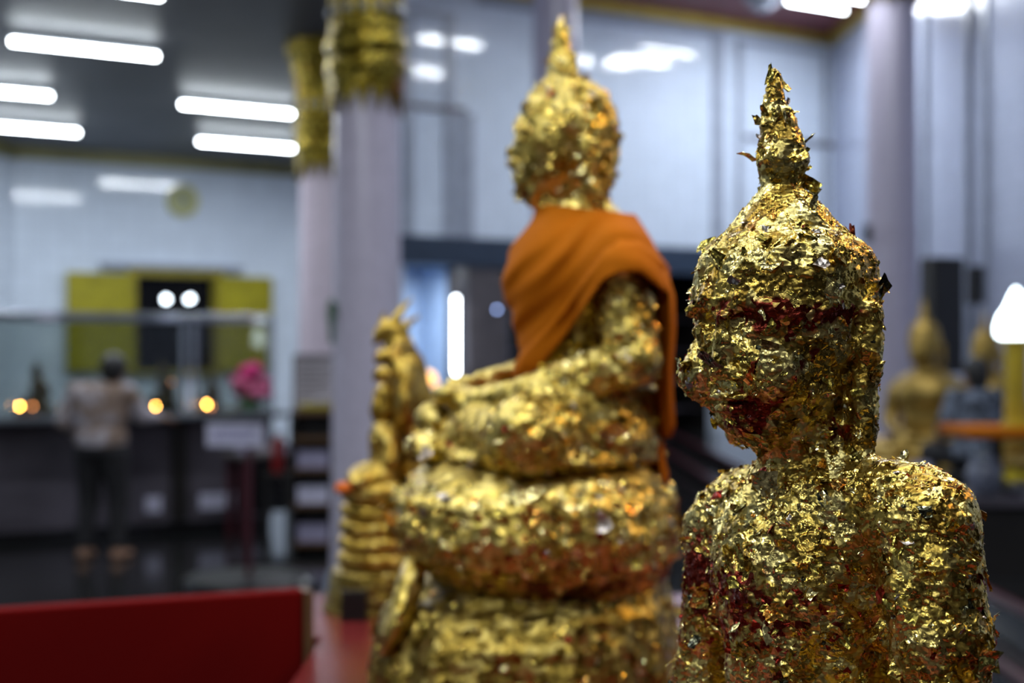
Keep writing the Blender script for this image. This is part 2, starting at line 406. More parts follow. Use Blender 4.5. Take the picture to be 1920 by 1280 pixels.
# raised mouldings: tall framed panels on the high wall
def rect_frame(name, px0, px1, z0, z1, w, mat, top=True, side=(True, True)):
    m = MB(); a, b = S(px0), S(px1)
    if side[0]: m.box(a-w/2, a+w/2, -.04, 0, z0, z1)
    if side[1]: m.box(b-w/2, b+w/2, -.04, 0, z0, z1)
    if top: m.box(a-w/2, b+w/2, -.05, 0, z1, z1+w*.6)
    return struct(onback(m, name, mat))
hz = lambda px, py: EYE+(on_wall(px).y)*(HOR-py)/F
rect_frame('trim_panel_1', 765, 842, zt, hz(842, 38), .16, M['mould'])
rect_frame('trim_panel_2', 765, 866, zt, hz(866, 212), .12, M['mould_brown'], side=(False, False))
rect_frame('trim_panel_3', 880, 866, zt, hz(866, 212), .14, M['mould'], top=False)
rect_frame('trim_panel_4', 905, 1345, zt, hz(1345, 72), .22, M['mould'], side=(False, True))
rect_frame('trim_panel_5', 1385, 1546, zt, hz(1546, 105), .12, M['mould'])
rect_frame('trim_panel_6', 1400, 1560, zt, hz(1480, 268), .10, M['mould_brown'], side=(False, False))
struct(onback(MB().box(-.1, S(716), -.10, 0, CEIL_LOW-.14, CEIL_LOW), 'trim_1', M['olivetrim']))
struct(onback(MB().box(S(716), sE, -.10, 0, CEIL_HIGH-.14, CEIL_HIGH), 'trim_2', M['goldtrim']))
# right wall and left wall
RP = CORNER_R+RDIR*24
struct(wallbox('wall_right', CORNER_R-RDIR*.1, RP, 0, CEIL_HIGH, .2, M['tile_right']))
struct(wallbox('trim_3', CORNER_R, RP, CEIL_HIGH-.16, CEIL_HIGH, -.12, M['goldtrim']))
m = MB()
for d in (4.2, 4.9, 6.6, 7.2): m.box(d, d+.12, -.05, 0, .3, CEIL_HIGH-.2)
o = struct(m.build('trim_4', M['mould'])); o.location = (CORNER_R.x, CORNER_R.y, 0); o.rotation_euler.z = math.atan2(RDIR.y, RDIR.x)
struct(MB().box(-9, 9, -3, -2.8, 0, CEIL_HIGH).build('wall_front', M['darkpost']))
struct(wallbox('wall_left_near', (-8.8, -3, 0), (-7.6, 6, 0), 0, CEIL_LOW, .2, M['tile']))
struct(wallbox('wall_left', (-7.6, 6, 0), (CORNER_L.x, CORNER_L.y, 0), 0, CEIL_LOW, .2, M['tile']))
struct(wallbox('trim_5', (-7.6, 6, 0), (CORNER_L.x, CORNER_L.y, 0), CEIL_LOW-.16, CEIL_LOW, -.1, M['olivetrim']))
# dais steps in front of the altars by the right wall
struct(MB().box(2.3, 9, 3, 24, 0, .15).build('floor_step', M['floor']))
struct(MB().box(2.63, 9, 3, 24, .15, .30).build('floor_dais', M['floor']))
struct(MB().box(2.27, 2.32, 3, 24, .10, .155).build('trim_6', M['maroon'], bevel=.01))
struct(MB().box(2.60, 2.65, 3, 24, .25, .305).build('trim_7', M['maroon'], bevel=.01))

# window with yellow shutters
w = MB().box(ws0, ws1, .12, .14, wz0, wz1); o = struct(onback(w, 'window_1', M['darkglass']))
fr = MB().box(ws0-.08, ws1+.08, -.10, .05, wz1, wz1+.10).box(ws0-.06, ws0+.03, -.06, .12, wz0, wz1).box(ws1-.03, ws1+.06, -.06, .12, wz0, wz1).box(ws0-.1, ws1+.1, -.1, .1, wz0-.06, wz0)
f = struct(onback(fr, 'window_frame', M['yellow_dim']))
struct(onback(MB().box(ws0-.45, ws1+.35, -.14, 0, wz1+.10, wz1+.16), 'trim_8', M['mould']))
def shutter(px0, px1, label):
    a, b = S(px0), S(px1); m = MB().box(a, b, -.10, -.06, wz0-.02, wz1+.02)
    t = thing('window_shutter', label, 'shutter', (CORNER_L.x, CORNER_L.y, 0), WA, 'open shutters of the night window')
    m.build('shutter_panel', M['yellow'], t)
    w_ = .07; m = MB().box(a, a+w_, -.12, -.10, wz0, wz1).box(b-w_, b, -.12, -.10, wz0, wz1).box(a+w_, b-w_, -.12, -.10, wz1-.07, wz1).box(a+w_, b-w_, -.12, -.10, wz0, wz0+.07)
    m.build('shutter_frame', M['yellow'], t)
shutter(122, 246, 'yellow-green window shutter folded open, the wider one beside the black window')
shutter(408, 505, 'yellow-green window shutter folded open beside the pillar end of the black window')
for px, tilt, lb in ((311, 0, 'small round white spotlight glowing in the black window, farther from the pillar'), (355, .6, 'small oblong white spotlight glowing in the black window, closer to the pillar')):
    p = on_wall(px, .05); z = hz(px, 561)  # tube reflections in the glass, built as small glowing discs
    t = thing('reflection', lb, 'reflection', (p.x, p.y, z), WA, 'tube reflections in the window')
    MB().tube([(0, 0, 0), (0, .08, .02)], [.045, .03], 14).build('lamp_housing', M['black'], t, True)  # housing and arm made up to carry the glowing reflection
    MB().tube([(-.02*tilt*3, -.012, -.02*tilt), (.02*tilt*3, -.012, .03*tilt)] if tilt else [(0, -.014, 0), (0, -.004, 0)], .03 if tilt else .04, 14).build('reflection_face', M['reflection_glow'], t, True)
    MB().tube([(0, .06, .02), (0, .13, .02)], .012, 8).build('reflection_arm', M['black'], t, True)

# wall medallion
def medallion():
    p = on_wall(342, .03); z = hz(342, 377)
    t = thing('wall_clock', 'round pale yellow clock high on the white tiled wall', 'clock', (p.x, p.y, z), WA)
    def ring(r0, r1, y0, y1, n=40):
        V = []; Fc = []
        for j in range(n):
            a = 2*math.pi*j/n
            for r, y in ((r0, y0), (r1, y0), (r1, y1), (r0, y1)): V.append((r*math.cos(a), y, r*math.sin(a)))
        for j in range(n):
            k = (j+1) % n
            for q in range(4): Fc.append((4*j+q, 4*k+q, 4*k+(q+1) % 4, 4*j+(q+1) % 4))
        return MB().add(V, Fc)
    ring(.15, .215, -.05, .03).build('clock_rim', simple('pale_yellow_rim', (.46,.45,.18,1), .5), t, True)
    MB().tube([(0, -.03, 0), (0, .02, 0)], .155, 32).build('clock_face', simple('clock_face', (.34,.36,.20,1), .5), t)
    MB().box(-.006, .006, -.04, -.032, -.01, .10).build('minute_hand', M['black'], t)
    MB().box(-.01, .07, -.046, -.04, -.007, .007).build('hour_hand', M['black'], t)
medallion()

# ------------------------------------------------------------------ columns
def column(px, D, r, zskirt, ztop, shaft, label, cap=True, wide=1.0):
    p = pt(px, 0, D)
    t = thing('temple_column', label, 'column', (p.x, p.y, 0)); t['kind'] = 'thing'
    MB().lathe([(r*1.35, 0), (r*1.35, .12), (r*1.25, .16), (r*1.2, .24), (r*1.08, .30)], 40).build('column_base', M['mould'], t, True)
    MB().lathe([(r*1.08, .28), (r*1.05, .8), (r*.95, zskirt+.15), (r*.95, ztop-.02)], 48).build('shaft', shaft, t, True)
    if not cap: return t
    h = ztop-zskirt; N = 96
    def skirt(rr, z, th):
        if z < zskirt+.02:
            tri = abs(((th/(2*math.pi)*14) % 1)-.5)*2
            return rr, zskirt+(tri**.8)*.16
        return rr, z
    MB().lathe([(r*1.02, zskirt), (r*1.10, zskirt), (r*1.13, zskirt+.20), (r*1.17, zskirt+.25), (r*1.05, zskirt+.26)], 112, fn=skirt).build('petal_fringe', M['capital'], t, True)
    prof = [(r*1.16, zskirt+.24)]
    for zz, rr in ((.26, 1.20), (.30, 1.22), (.34, 1.16), (.36, 1.10), (.38, 1.2), (.42, 1.24), (.46, 1.18), (.48, 1.06), (.50, 1.12), (.52, 1.12), (.54, 1.05)): prof.append((r*rr, zskirt+zz))
    MB().lathe(prof, 64).build('ring_moulding', M['capital'], t, True)
    def fl(rr, z, th): return rr*(1+.035*math.cos(th*16)), z
    MB().lathe([(r*1.04, zskirt+.53), (r*1.06, zskirt+.6), (r*(1.05+.1*(wide-1)), zskirt+h*.65), (r*1.12*wide, zskirt+h*.85), (r*1.3*wide, ztop-.1), (r*1.34*wide, ztop)], 128, fn=fl).build('fluted_bell', M['capital'], t, True)
    for j in range(16):
        a = 2*math.pi*j/16
        c = Vector((math.cos(a), math.sin(a), 0)); rr = r*1.10
        MB().lathe([(.004, -.035), (.018, -.02), (.022, 0), (.012, .025), (.003, .035)], 10, cx=c.x*rr, cy=c.y*rr).build('glass_boss', M['steel'], t, True, loc=(0, 0, zskirt+.62))
    return t
column(688, 8.6, .205, EYE+1.42, CEIL_LOW, M['shaft'], 'thick lavender mosaic column with gilded capital standing beside the orange-robed statue')
column(606, 12.0, .205, EYE+1.44, CEIL_LOW-.02, M['shaft_pink'], 'pinkish-white column with gilded flaring capital, partly hidden behind a thicker column', wide=1.12)
column(1041, 17.5, .285, EYE+4.7, CEIL_HIGH, M['shaft'], 'tall lavender column rising behind the spire of the orange-robed statue')
column(1672, 18.3, .325, EYE+4.42, CEIL_HIGH, M['shaft'], 'tall tapering grey column beside the black speaker and the dim golden statues')
def green_plate():
    p = pt(622, 600, 8.45)
    t = thing('hanging_garland', 'dull green hanging garland on the edge of the thick lavender column', 'garland', (p.x, p.y, p.z+.12))
    m = MB().tube([(0, 0, 0), (-.005, 0, -.1), (0, 0, -.26)], [.008, .02, .014], 8).build('stem', M['green'], t, True)
    for k in range(7): MB().lathe([(.004, -.02), (.028, 0), (.006, .025)], 8, cx=.012*math.sin(k*2), cy=-.012*math.cos(k)).build('leaf_cluster', M['green'], t, True, loc=(0, 0, -.02-.016*k))
green_plate()

# ------------------------------------------------------------------ fluorescent lamps
def tube_lamp(c, L, label, group=None, vertical=False, ang=None, power=0):
    t = thing('fluorescent_lamp', label, 'lamp', c, WA if ang is None else ang, group)
    if vertical:
        MB().tube([(0, 0, -L/2), (0, 0, L/2)], .019, 10).build('light_tube', M['tube'], t, True)
        MB().box(-.03, .03, .03, .07, -L/2-.02, L/2+.02).build('lamp_housing', M['housing'], t)
    else:
        MB().tube([(-L/2, 0, 0), (L/2, 0, 0)], .019, 10).build('light_tube', M['tube'], t, True)
        if power:
            l = bpy.data.lights.new('tube_light', 'AREA'); l.shape = 'RECTANGLE'; l.size = L; l.size_y = .05; l.energy = power; l.color = (.86, .93, 1)
            o = bpy.data.objects.new('tube_light', l); COL.objects.link(o); o.parent = t; o.location = (0, 0, -.022)
        MB().box(-L/2-.03, L/2+.03, -.03, .03, .028, .075).build('lamp_housing', M['housing'], t)
    for s in (-1, 1):
        (MB().box(-.02, .02, -.02, .035, s*L/2-.012, s*L/2+.012) if vertical else MB().box(s*(L/2+.01)-.012, s*(L/2+.01)+.012, -.02, .02, -.02, .03)).build('end_cap', M['housing'], t)
    return t
lowlabels = [(160, 92, 'bright ceiling tube over the aisle, the one whose whole length shows'), (445, 205, 'bright ceiling tube over the aisle, upper of the two ending at the flared capital'),
             (462, 272, 'bright ceiling tube over the aisle, lower of the two ending at the flared capital'), (-25, 170, 'bright ceiling tube over the aisle, cut-off one just above the lowest tube'),
             (45, 241, 'bright ceiling tube over the aisle, lowest one near the corner of the white wall'), (140, -28, 'ceiling tube over the aisle peeping in at the top edge of the picture')]
for px, py, lb in lowlabels:
    D = 2.52*F/(HOR-py); p = pt(px, py, D); tube_lamp((p.x, p.y, p.z), 1.2, lb, 'tube lamps on the low grey ceiling', power=44)
for x, y in ((-3.2, 6.0), (-1.7, 4.0), (-3.4, 3.0), (-1.5, 1.2), (-3.4, -.8), (-1.6, -1.9)):
    tube_lamp((x, y, EYE+2.52), 1.2, 'tube lamp on the low aisle ceiling overhead, outside the view', 'tube lamps of the aisle overhead', power=28)
def mirror_back(P):
    n = Vector((-WD.y, WD.x, 0)); d = (P-Vector((CORNER_L.x, CORNER_L.y, P.z))).dot(n); return P-2*d*n
for px, py in ((845, 76), (790, 132), (1135, 115), (1205, 112)):
    D = 5.42*F/(HOR-py); v = pt(px, py, D); q = mirror_back(v)
    tube_lamp((q.x, q.y, q.z), 1.2, 'tube lamp on the maroon hall ceiling, seen only as a streak mirrored in the tiles', 'tube lamps of the hall mirrored in the wall tiles', power=76)
p = pt(1530, 6, 22.4); tube_lamp((p.x, p.y, EYE+5.45), 1.2, 'bright tube lamp on the maroon ceiling near the corner', None, power=30)
for x, y in ((.9, 1.5), (.3, 4.2), (2.6, 3.0), (2.7, 7.0), (.5, 8.2), (3.2, 11.5), (.8, 12.5), (1.0, -1.4)):
    tube_lamp((x, y, EYE+5.45), 1.2, 'tube lamp on the maroon hall ceiling overhead, outside the view', 'tube lamps of the hall overhead', power=56)
# area lights added above the statues to light them; no fixture modelled
def strip(x, y, z, power, size, ang, rot=(0, 0)):
    l = bpy.data.lights.new('fill_light', 'AREA'); l.shape = 'RECTANGLE'; l.size = size; l.size_y = .12; l.energy = power; l.color = (.93, .97, 1)
    o = bpy.data.objects.new('fill_light', l); COL.objects.link(o); o.location = (x, y, z); o.rotation_euler = (rot[0], rot[1], ang)
strip(-.9, 1.2, 4.1, 19, 2.4, .5, (0, -.25)); strip(1.5, 1.9, 5.0, 26, 2.4, 1.4)
l = bpy.data.lights.new('warm_lamp', 'SPOT'); l.energy = 80; l.color = (1, .6, .22); l.spot_size = 1.05; l.spot_blend = .6; l.shadow_soft_size = .12
o = bpy.data.objects.new('warm_lamp', l); COL.objects.link(o); o.location = (2.2, 2.6, 3.2)
o.rotation_euler = (Vector((.2, 2.1, 1.2))-Vector((2.2, 2.6, 3.2))).to_track_quat('-Z', 'Y').to_euler()

p = on_wall(835, -1.6); v = on_wall(854, -1.0); vt = on_wall(855, .14)
tube_lamp((vt.x, vt.y, 1.85), 1.15, 'upright bright tube lamp at the edge of the doorway to the pale blue room', vertical=True)
strip(v.x-.2, v.y+.3, 2.95, 190, 1.2, 0)  # unseen area light added to brighten the side room
q = on_wall(800, -1.2)
t = thing('table_lamp', 'glowing orange lamp low in the pale blue room', 'lamp', (q.x, q.y, 1.0))
MB().lathe([(.10, 0), (.10, .03), (.02, .05), (.02, .10)], 16).build('lamp_base', M['blackwood'], t, True)
MB().lathe([(.17, .08), (.15, .18), (.10, .28), (.03, .30)], 20).build('lamp_shade', M['warmlamp'], t, True)
t = thing('side_cabinet', 'dark brown cabinet inside the pale blue room', 'cabinet', (q.x, q.y, 0), WA)
MB().box(-.7, .5, -.2, .3, 0, .97).build('cabinet_body', M['wood_edge'], t); MB().box(-.72, .52, -.22, .32, .97, 1.0).build('cabinet_top', M['blackwood'], t)
MB().box(-.65, -.12, -.215, -.2, .1, .9).build('door', M['blackwood'], t); MB().box(-.08, .45, -.215, -.2, .1, .9).build('door', M['blackwood'], t)
# shelving in the dark store
for k, (px, h) in enumerate(((1010, 'nearer the pier'), (1275, 'nearer the golden head'))):
    q = on_wall(px, -1.2); t = thing('storage_shelf', 'black storage shelf in the dark opening, '+('behind the orange-robed back of the statue' if k else 'behind its chest and the grey pier'), 'shelf', (q.x, q.y, 0), WA)
    MB().box(-.9, -.85, -.2, .2, 0, 2.2).build('side_panel', M['blackwood'], t); MB().box(.85, .9, -.2, .2, 0, 2.2).build('side_panel', M['blackwood'], t)
    for z in (.1, .6, 1.1, 1.6, 2.15): MB().box(-.85, .85, -.2, .2, z, z+.04).build('shelf_board', M['greypanel'], t)
q = on_wall(932, .25)
t = thing('door_lamp', 'tiny bluish white light beside the chest of the orange-robed statue', 'lamp', (q.x, q.y, EYE+q.y*80/F), WA)
MB().box(-.03, .03, .02, .09, -.04, .04).build('lamp_housing', M['black'], t); MB().lathe([(.001, -.03), (.03, 0), (.001, .03)], 14).build('light_bulb', simple('small_bulb', (1,1,1,1), .4, emit=(.35,.5,1,1), estr=7), t, True)

# ceiling ornament
def chandelier():
    D = 21.5; p = pt(1432, 0, D); t = thing('crystal_chandelier', 'grey crystal chandelier close to the maroon ceiling', 'chandelier', (p.x, p.y, CEIL_HIGH-.03))
    MB().lathe([(.12, 0), (.12, -.04), (.03, -.06), (.03, -.12)][::-1], 20).build('ceiling_rose', M['steel'], t, True)
    for k, (r, z) in enumerate(((.30, -.14), (.22, -.24), (.12, -.32))):
        MB().lathe([(r*.9, z-.05), (r, z-.02), (r, z+.03), (r*.4, z+.05)], 48, fn=lambda rr, zz, th: (rr*(1+.08*math.cos(16*th)), zz)).build('crystal_ring', M['steel'], t, True)
    for j in range(14):
        a = 2*math.pi*j/14; MB().lathe([(.002, -.10), (.02, -.06), (.004, 0)], 8, cx=.29*math.cos(a), cy=.29*math.sin(a)).build('crystal_drop', M['steel'], t, True, loc=(0, 0, -.16))
chandelier()

# ------------------------------------------------------------------ glazed counter along the aisle
CB = Vector((-2.19, 13.0, 0)); CDIR = WD.copy()
def on_counter(px, off=0):      # off: distance towards the camera
    n = Vector((WD.y, -WD.x, 0)); b = CB+n*off; r = (px-960)/F; Y = (b.y-LINE_K*b.x)/(1-LINE_K*r); return Vector((Y*r, Y, 0))
CR = on_counter(510); CL = on_counter(-90); CLEN = (CR-CL).length
def counter():
    t = thing('glazed_counter', 'long grey altar counter with a steel-framed glass screen behind the standing person', 'counter', (CL.x, CL.y, 0), WA)
    MB().box(0, CLEN, 0, .9, .10, 1.02).build('counter_body', M['greypanel'], t)
    MB().box(0, CLEN, .04, .86, 0, .10).build('plinth', M['black'], t)
    MB().box(-.02, CLEN+.02, -.35, .95, 1.02, 1.07).build('counter_top', M['countertop'], t, bevel=.01)
    MB().box(0, CLEN, -.06, .03, 1.86, 1.94).build('top_rail', M['steel'], t, bevel=.01)
    for px in (-60, 345, 366, 508):
        s = (on_counter(px)-CL).length; MB().box(s-.02, s+.02, -.02, .02, 1.07, 1.86).build('post', M['steel'], t, bevel=.006)
    for a, b in ((-60, 345), (366, 508)):
        s0 = (on_counter(a)-CL).length+.03; s1 = (on_counter(b)-CL).length-.03
        MB().box(s0, s1, -.004, .004, 1.07, 1.86).build('glass_pane', M['glass'], t)
    for px in (85, 312, 480):
        s = (on_counter(px)-CL).length; MB().box(s-.08, s+.08, -.075, -.06, 1.875, 1.925).build('rail_glint', simple('polished_glint', (.9,.9,.9,1), .1, 1), t)  # bright metal plates added for the glints along the rail
    s = (on_counter(335)-CL).length; MB().box(s-.07, s+.07, -.03, 0, .12, 1.0).build('front_strip', M['blackwood'], t)
    for a, b in ((-90, 115), (250, 318), (352, 505)):
        s0 = (on_counter(a)-CL).length+.05; s1 = (on_counter(b)-CL).length-.03
        MB().box(s0, s1, -.015, 0, .16, .96).build('front_panel', M['greypanel'], t)
        MB().box(s0+.05, s1-.05, -.022, -.015, .2, .34).build('pale_strip', M['sign'] if a > 0 else M['greypanel'], t)
counter()
def candle(px, py, off, mat, r, label):
    p = on_counter(px, off); z = 1.07; hz_ = EYE+p.y*(HOR-py)/F
    t = thing('candle_lamp', label, 'candle', (p.x, p.y, z), 0, 'candle lamps burning on the grey counter')
    h = max(.03, hz_-z-.02)
    MB().lathe([(.03, 0), (.036, .012), (.03, h*.5), (.022, h)], 14).build('candle_cup', M['wax'], t, True)
    MB().lathe([(.002, -r*.9), (r*.8, -r*.4), (r*.7, 0), (r*.3, r), (.002, r*1.6)], 10).build('flame', mat, t, True, loc=(0, 0, h+r))
candle(37, 760, .18, M['flame'], .012, 'bright orange candle flame on the counter, closest to the corner of the room')
candle(61, 760, .10, M['flame_dim'], .012, 'dim orange candle flame just beside the brightest one by the corner')
candle(122, 763, .12, M['flame_dim'], .014, "dim orange candle flame on the counter by the person's elbow")
candle(292, 760, .20, M['flame'], .011, "bright orange candle flame by the person's outstretched hand")
candle(388, 757, .12, M['flame'], .013, 'bright yellow-orange candle flame on the counter between the person and the pink flowers')
candle(397, 760, .02, M['flame_dim'], .009, 'faint candle flame half hidden by the bright one near the pink flowers')
candle(322, 714, -.25, M['flame_dim'], .009, 'faint candle flame behind the glass above the outstretched hand')
# flowers on the counter
def flowers():
    p = on_counter(468, .05); t = thing('lotus_bouquet', 'bouquet of pink and magenta flowers in a dark vase on the grey counter', 'flowers', (p.x, p.y, 1.07))
    MB().lathe([(.05, 0), (.06, .03), (.04, .10), (.05, .13)], 16).build('vase', M['green'], t, True)
    R = random.Random(3)
    for x, z, r, mt in ((-.02, .36, .07, 'magenta'), (.04, .38, .075, 'magenta'), (.0, .33, .075, 'magenta'), (-.12, .27, .07, 'pink'), (.12, .26, .07, 'pink'), (-.04, .25, .07, 'pink'), (.06, .17, .07, 'pink'), (-.10, .17, .06, 'pink'), (.15, .16, .06, 'pink')):
        y = R.uniform(-.06, .06)
        MB().lathe([(.006, -r*.9), (r*.7, -r*.5), (r, 0), (r*.75, r*.5), (r*.3, r*.8)], 18, fn=lambda a, b, th: (a*(1+.18*math.cos(6*th)), b)).build('blossom', M[mt], t, True, loc=(x, y, z))
        MB().tube([(0, 0, .08), (x*.6, y*.6, z*.6), (x, y, z-.04)], .006, 6).build('stem', M['green'], t, True)
flowers()
# dark figures and frames behind the glass are added with the statues below
# sign on a stand with its round base
def sign_stand():
    D = 9.6; p = pt(466, 0, D); t = thing('sign_stand', 'white sign on a slim post rising from a broad round black base', 'sign', (p.x, p.y, 0))
    MB().lathe([(.42, 0), (.44, .02), (.44, .07), (.42, .09)], 56).build('base', M['black'], t, True)
    MB().tube([(0, .02, .08), (0, .02, 1.05)], .022, 12).build('post', M['maroon'], t, True)
    x0 = (388-466)/F*D; x1 = (494-466)/F*D; z0 = EYE-(837-HOR)/F*D; z1 = EYE-(795-HOR)/F*D
    pn = MB().box(x0, x1, -.02, 0, z0, z1).build('sign_panel', M['sign'], t, bevel=.004)
    R = random.Random(5)
    for k, z in enumerate((z1-.045, z1-.085)):
        x = x0+.05
        while x < x1-.06:
            w_ = R.uniform(.012, .03)
            MB().box(x, x+w_*.7, -.0225, -.0205, z-.012, z+.010).build('letter', M['ink'], pn); x += w_+.008
    return t
sign_stand()
# black desk, boxes, shelf unit, notice board, red extinguisher by the far column
def desk():
    p = pt(500, 0, 12.3); t = thing('black_desk', 'small black desk between the counter and the shelf by the far column', 'desk', (p.x, p.y, 0), WA)
    MB().box(-.32, .42, -.2, .25, .70, .74).build('desk_top', M['frame'], t)
    for x in (-.28, .36):
        for y in (-.16, .2): MB().box(x, x+.05, y, y+.05, 0, .70).build('leg', M['maroon'], t)
    MB().box(-.22, .33, .18, .2, .2, .70).build('back_panel', M['black'], t)
    for x, mt, lb in ((-.2, 'box', 'small pale lilac box on the black desk, nearer the counter'), (-.02, 'paper', 'grey paper stack on the black desk'), (.2, 'box', 'small pale lilac box on the black desk, nearer the shelf')):
        q = p+WD*x; b = thing('small_box', lb, 'box', (q.x, q.y, .74), WA, 'things on the black desk')
        MB().box(-.06, .06, -.05, .05, 0, .05).build('box_body', M[mt], b, bevel=.004); MB().box(-.063, .063, -.053, .053, .05, .062).build('lid', M['frame'], b, bevel=.002)
desk()
def shelf_unit():
    p = pt(590, 0, 11.3); t = thing('shelf_unit', 'dark wooden shelf unit standing against the pinkish column', 'shelf', (p.x, p.y, 0), .1)
    zt_ = EYE-(768-HOR)/F*11.3
    MB().box(-.19, -.16, -.15, .2, 0, zt_).build('side_panel', M['blackwood'], t); MB().box(.16, .19, -.15, .2, 0, zt_).build('side_panel', M['blackwood'], t)
    MB().box(-.16, .16, .18, .2, 0, zt_).build('back_panel', M['blackwood'], t)
    for z in (.08, .38, .66, .90, zt_-.03): MB().box(-.16, .16, -.15, .18, z, z+.03).build('shelf_board', M['wood_edge'], t)
    for z, lb, mt in ((.11, 'pale lilac box on the bottom board of the dark shelf unit', 'box'), (.41, 'white box on the second board of the dark shelf unit', 'sign'), (.69, 'dim lilac box on the third board of the dark shelf unit', 'box')):
        b = thing('storage_box', lb, 'box', (p.x, p.y, z), .1, 'boxes on the dark shelf unit')
        MB().box(-.13, .11, -.12, .10, 0, .11).build('box_body', M[mt], b, bevel=.005); MB().box(-.135, .115, -.125, .105, .11, .13).build('lid', M[mt], b, bevel=.003)
    b = thing('folded_cloth', 'pink and ochre folded cloth on top of the dark shelf unit', 'cloth', (p.x, p.y, zt_), .1)
    MB().box(-.12, .14, -.1, .12, 0, .05).build('lower_fold', M['yellow_dim'], b, bevel=.015); MB().box(-.02, .13, -.09, .1, .05, .10).build('upper_fold', M['paper'], b, bevel=.015)
shelf_unit()
def notice():
    p = pt(592, 715, 11.55); t = thing('notice_board', 'pale notice board with lines of writing hung on the pinkish column', 'notice', (p.x, p.y, p.z), .08)
    MB().box(-.17, .16, 0, .02, -.20, .19).build('board', M['paper'], t)
    m = MB().box(-.185, .175, -.01, .02, .19, .22).box(-.185, -.165, -.01, .02, -.2, .19).box(.155, .175, -.01, .02, -.2, .19).box(-.185, .175, -.01, .02, -.22, -.2); m.build('frame', M['frame'], t)
    R = random.Random(8)
    for k in range(7): MB().box(-.13, R.uniform(.02, .13), -.003, 0, .14-.045*k, .152-.045*k).build('text_line', M['frame'], t)
notice()
def extinguisher():
    p = pt(521, 0, 12.0); z = EYE-(885-HOR)/F*12
    t = thing('fire_extinguisher', 'dark red cylinder standing on a low stool by the end of the counter', 'extinguisher', (p.x, p.y, z))
    MB().lathe([(.045, 0), (.05, .02), (.05, .25), (.03, .29), (.015, .31)], 20).build('cylinder', M['redmetal'], t, True)
    MB().box(-.015, .05, -.01, .01, .31, .33).build('handle', M['black'], t); MB().tube([(.02, 0, .31), (.07, 0, .24), (.06, 0, .12)], .008, 8).build('hose', M['black'], t, True)
    s = thing('stool', 'low dark stool carrying the dark red cylinder', 'stool', (p.x, p.y, 0))
    MB().box(-.12, .12, -.12, .12, z-.03, z).build('seat', M['blackwood'], s)
    for x in (-.1, .08):
        for y in (-.1, .08): MB().box(x, x+.02, y, y+.02, 0, z-.03).build('leg', M['blackwood'], s)
extinguisher()

# ------------------------------------------------------------------ red cloth screen and the statues' table
def red_screen():
    D0 = .5*F/(1106-HOR); R_ = Vector(((580-960)/F*D0, D0, 0)); Dl = .5*F/(1148-HOR); L_ = Vector(((-60-960)/F*Dl, Dl, 0)); d = R_-L_
    t = thing('cloth_screen', 'low upright screen covered in plain deep red cloth before the aisle', 'screen', (L_.x, L_.y, 0), math.atan2(d.y, d.x)); L = d.length
    MB().box(0, L-.012, 0, .05, .04, 1.1).build('cloth_panel', M['redcloth'], t, bevel=.006)
    MB().box(L-.012, L+.008, -.005, .055, 0, 1.098).build('edge_post', M['wood_edge'], t)
    for x in (.1, L-.15): MB().box(x, x+.05, -.15, .2, 0, .04).build('foot', M['wood_edge'], t)
red_screen()
TZ = .985
def table():
    t = thing('statue_table', 'low wide table with a glossy red top carrying the three golden statues', 'table', (0, 0, 0))
    MB().box(-.41, .80, .85, 3.62, TZ-.05, TZ).box(-.54, -.41, 3.07, 3.62, TZ-.05, TZ).build('table_top', M['redtop'], t)
    MB().box(-.38, .76, .9, 3.57, TZ-.30, TZ-.05).build('apron', M['redcloth'], t)
    for x in (-.36, .68):
        for y in (.95, 3.5): MB().box(x, x+.06, y, y+.06, 0, TZ-.30).build('leg', M['wood_edge'], t)
table()
t = thing('marble_ledge', 'pale mottled marble block between the red cloth screen and the small naga statue', 'stone block', (-.62, 4.05, 0))
MB().box(-.16, .5, -.25, .25, 0, .80).build('block', simple('mottled_marble', (.16,.18,.17,1), .3, noise=9, amount=.6), t, bevel=.01)
MB().box(-.18, .52, -.27, .27, .80, .84).build('top_slab', simple('pale_marble_slab', (.22,.24,.23,1), .2, noise=9, amount=.4), t, bevel=.008)

# ------------------------------------------------------------------ golden statues
def L(px, py, d=0):
    k = 1+d/F; return np.array([(px-960)*k, d, (HOR-py)*k])
class Sculpt:
    """modelled in 'pixels at distance D': x,z from the eye line, y = depth about D; turned into metres about the statue's base"""
    def __init__(s, cx, D, base_z):
        s.D = D; s.s = D/F; s.root = np.array([(cx-960)*s.s, D, base_z]); s.off = np.array([0, D, EYE])
    def local(s, V): return V*s.s+s.off-s.root
def make_skin(sc, name, prims, lo, hi, cell, mat, root, disp=None, fn=None):
    f = fn or (lambda P: sdf(prims, P))
    V, Q = surface(f, lo, hi, cell); N = vnormals(V, Q)
    if disp is not None: V = V+N*disp(V, N)[:, None]
    o = link_mesh(name, sc.local(V), Q, mat, root)
    return o, V, Q
def loft_rings(rings, n, wave=None):
    """rings: (cx, cy, z, rx, ry, power) -> vertices, quads (superellipse sections)"""
    V = []; Fc = []
    for r in rings:
        th = np.arange(n)*2*math.pi/n; c, s_ = np.cos(th), np.sin(th); p = 2/r[5]
        x = np.sign(c)*np.abs(c)**p*r[3]; y = np.sign(s_)*np.abs(s_)**p*r[4]
        if wave is not None: w = wave(th, r); x = x*w; y = y*w
        V.append(np.stack([r[0]+x, r[1]+y, np.full(n, r[2])], 1))
    m = len(rings)
    for i in range(m-1):
        for j in range(n): k = (j+1) % n; Fc.append((i*n+j, i*n+k, (i+1)*n+k, (i+1)*n+j))
    Fc.append(tuple(range(n))[::-1]); Fc.append(tuple((m-1)*n+j for j in range(n)))
    return np.concatenate(V), Fc
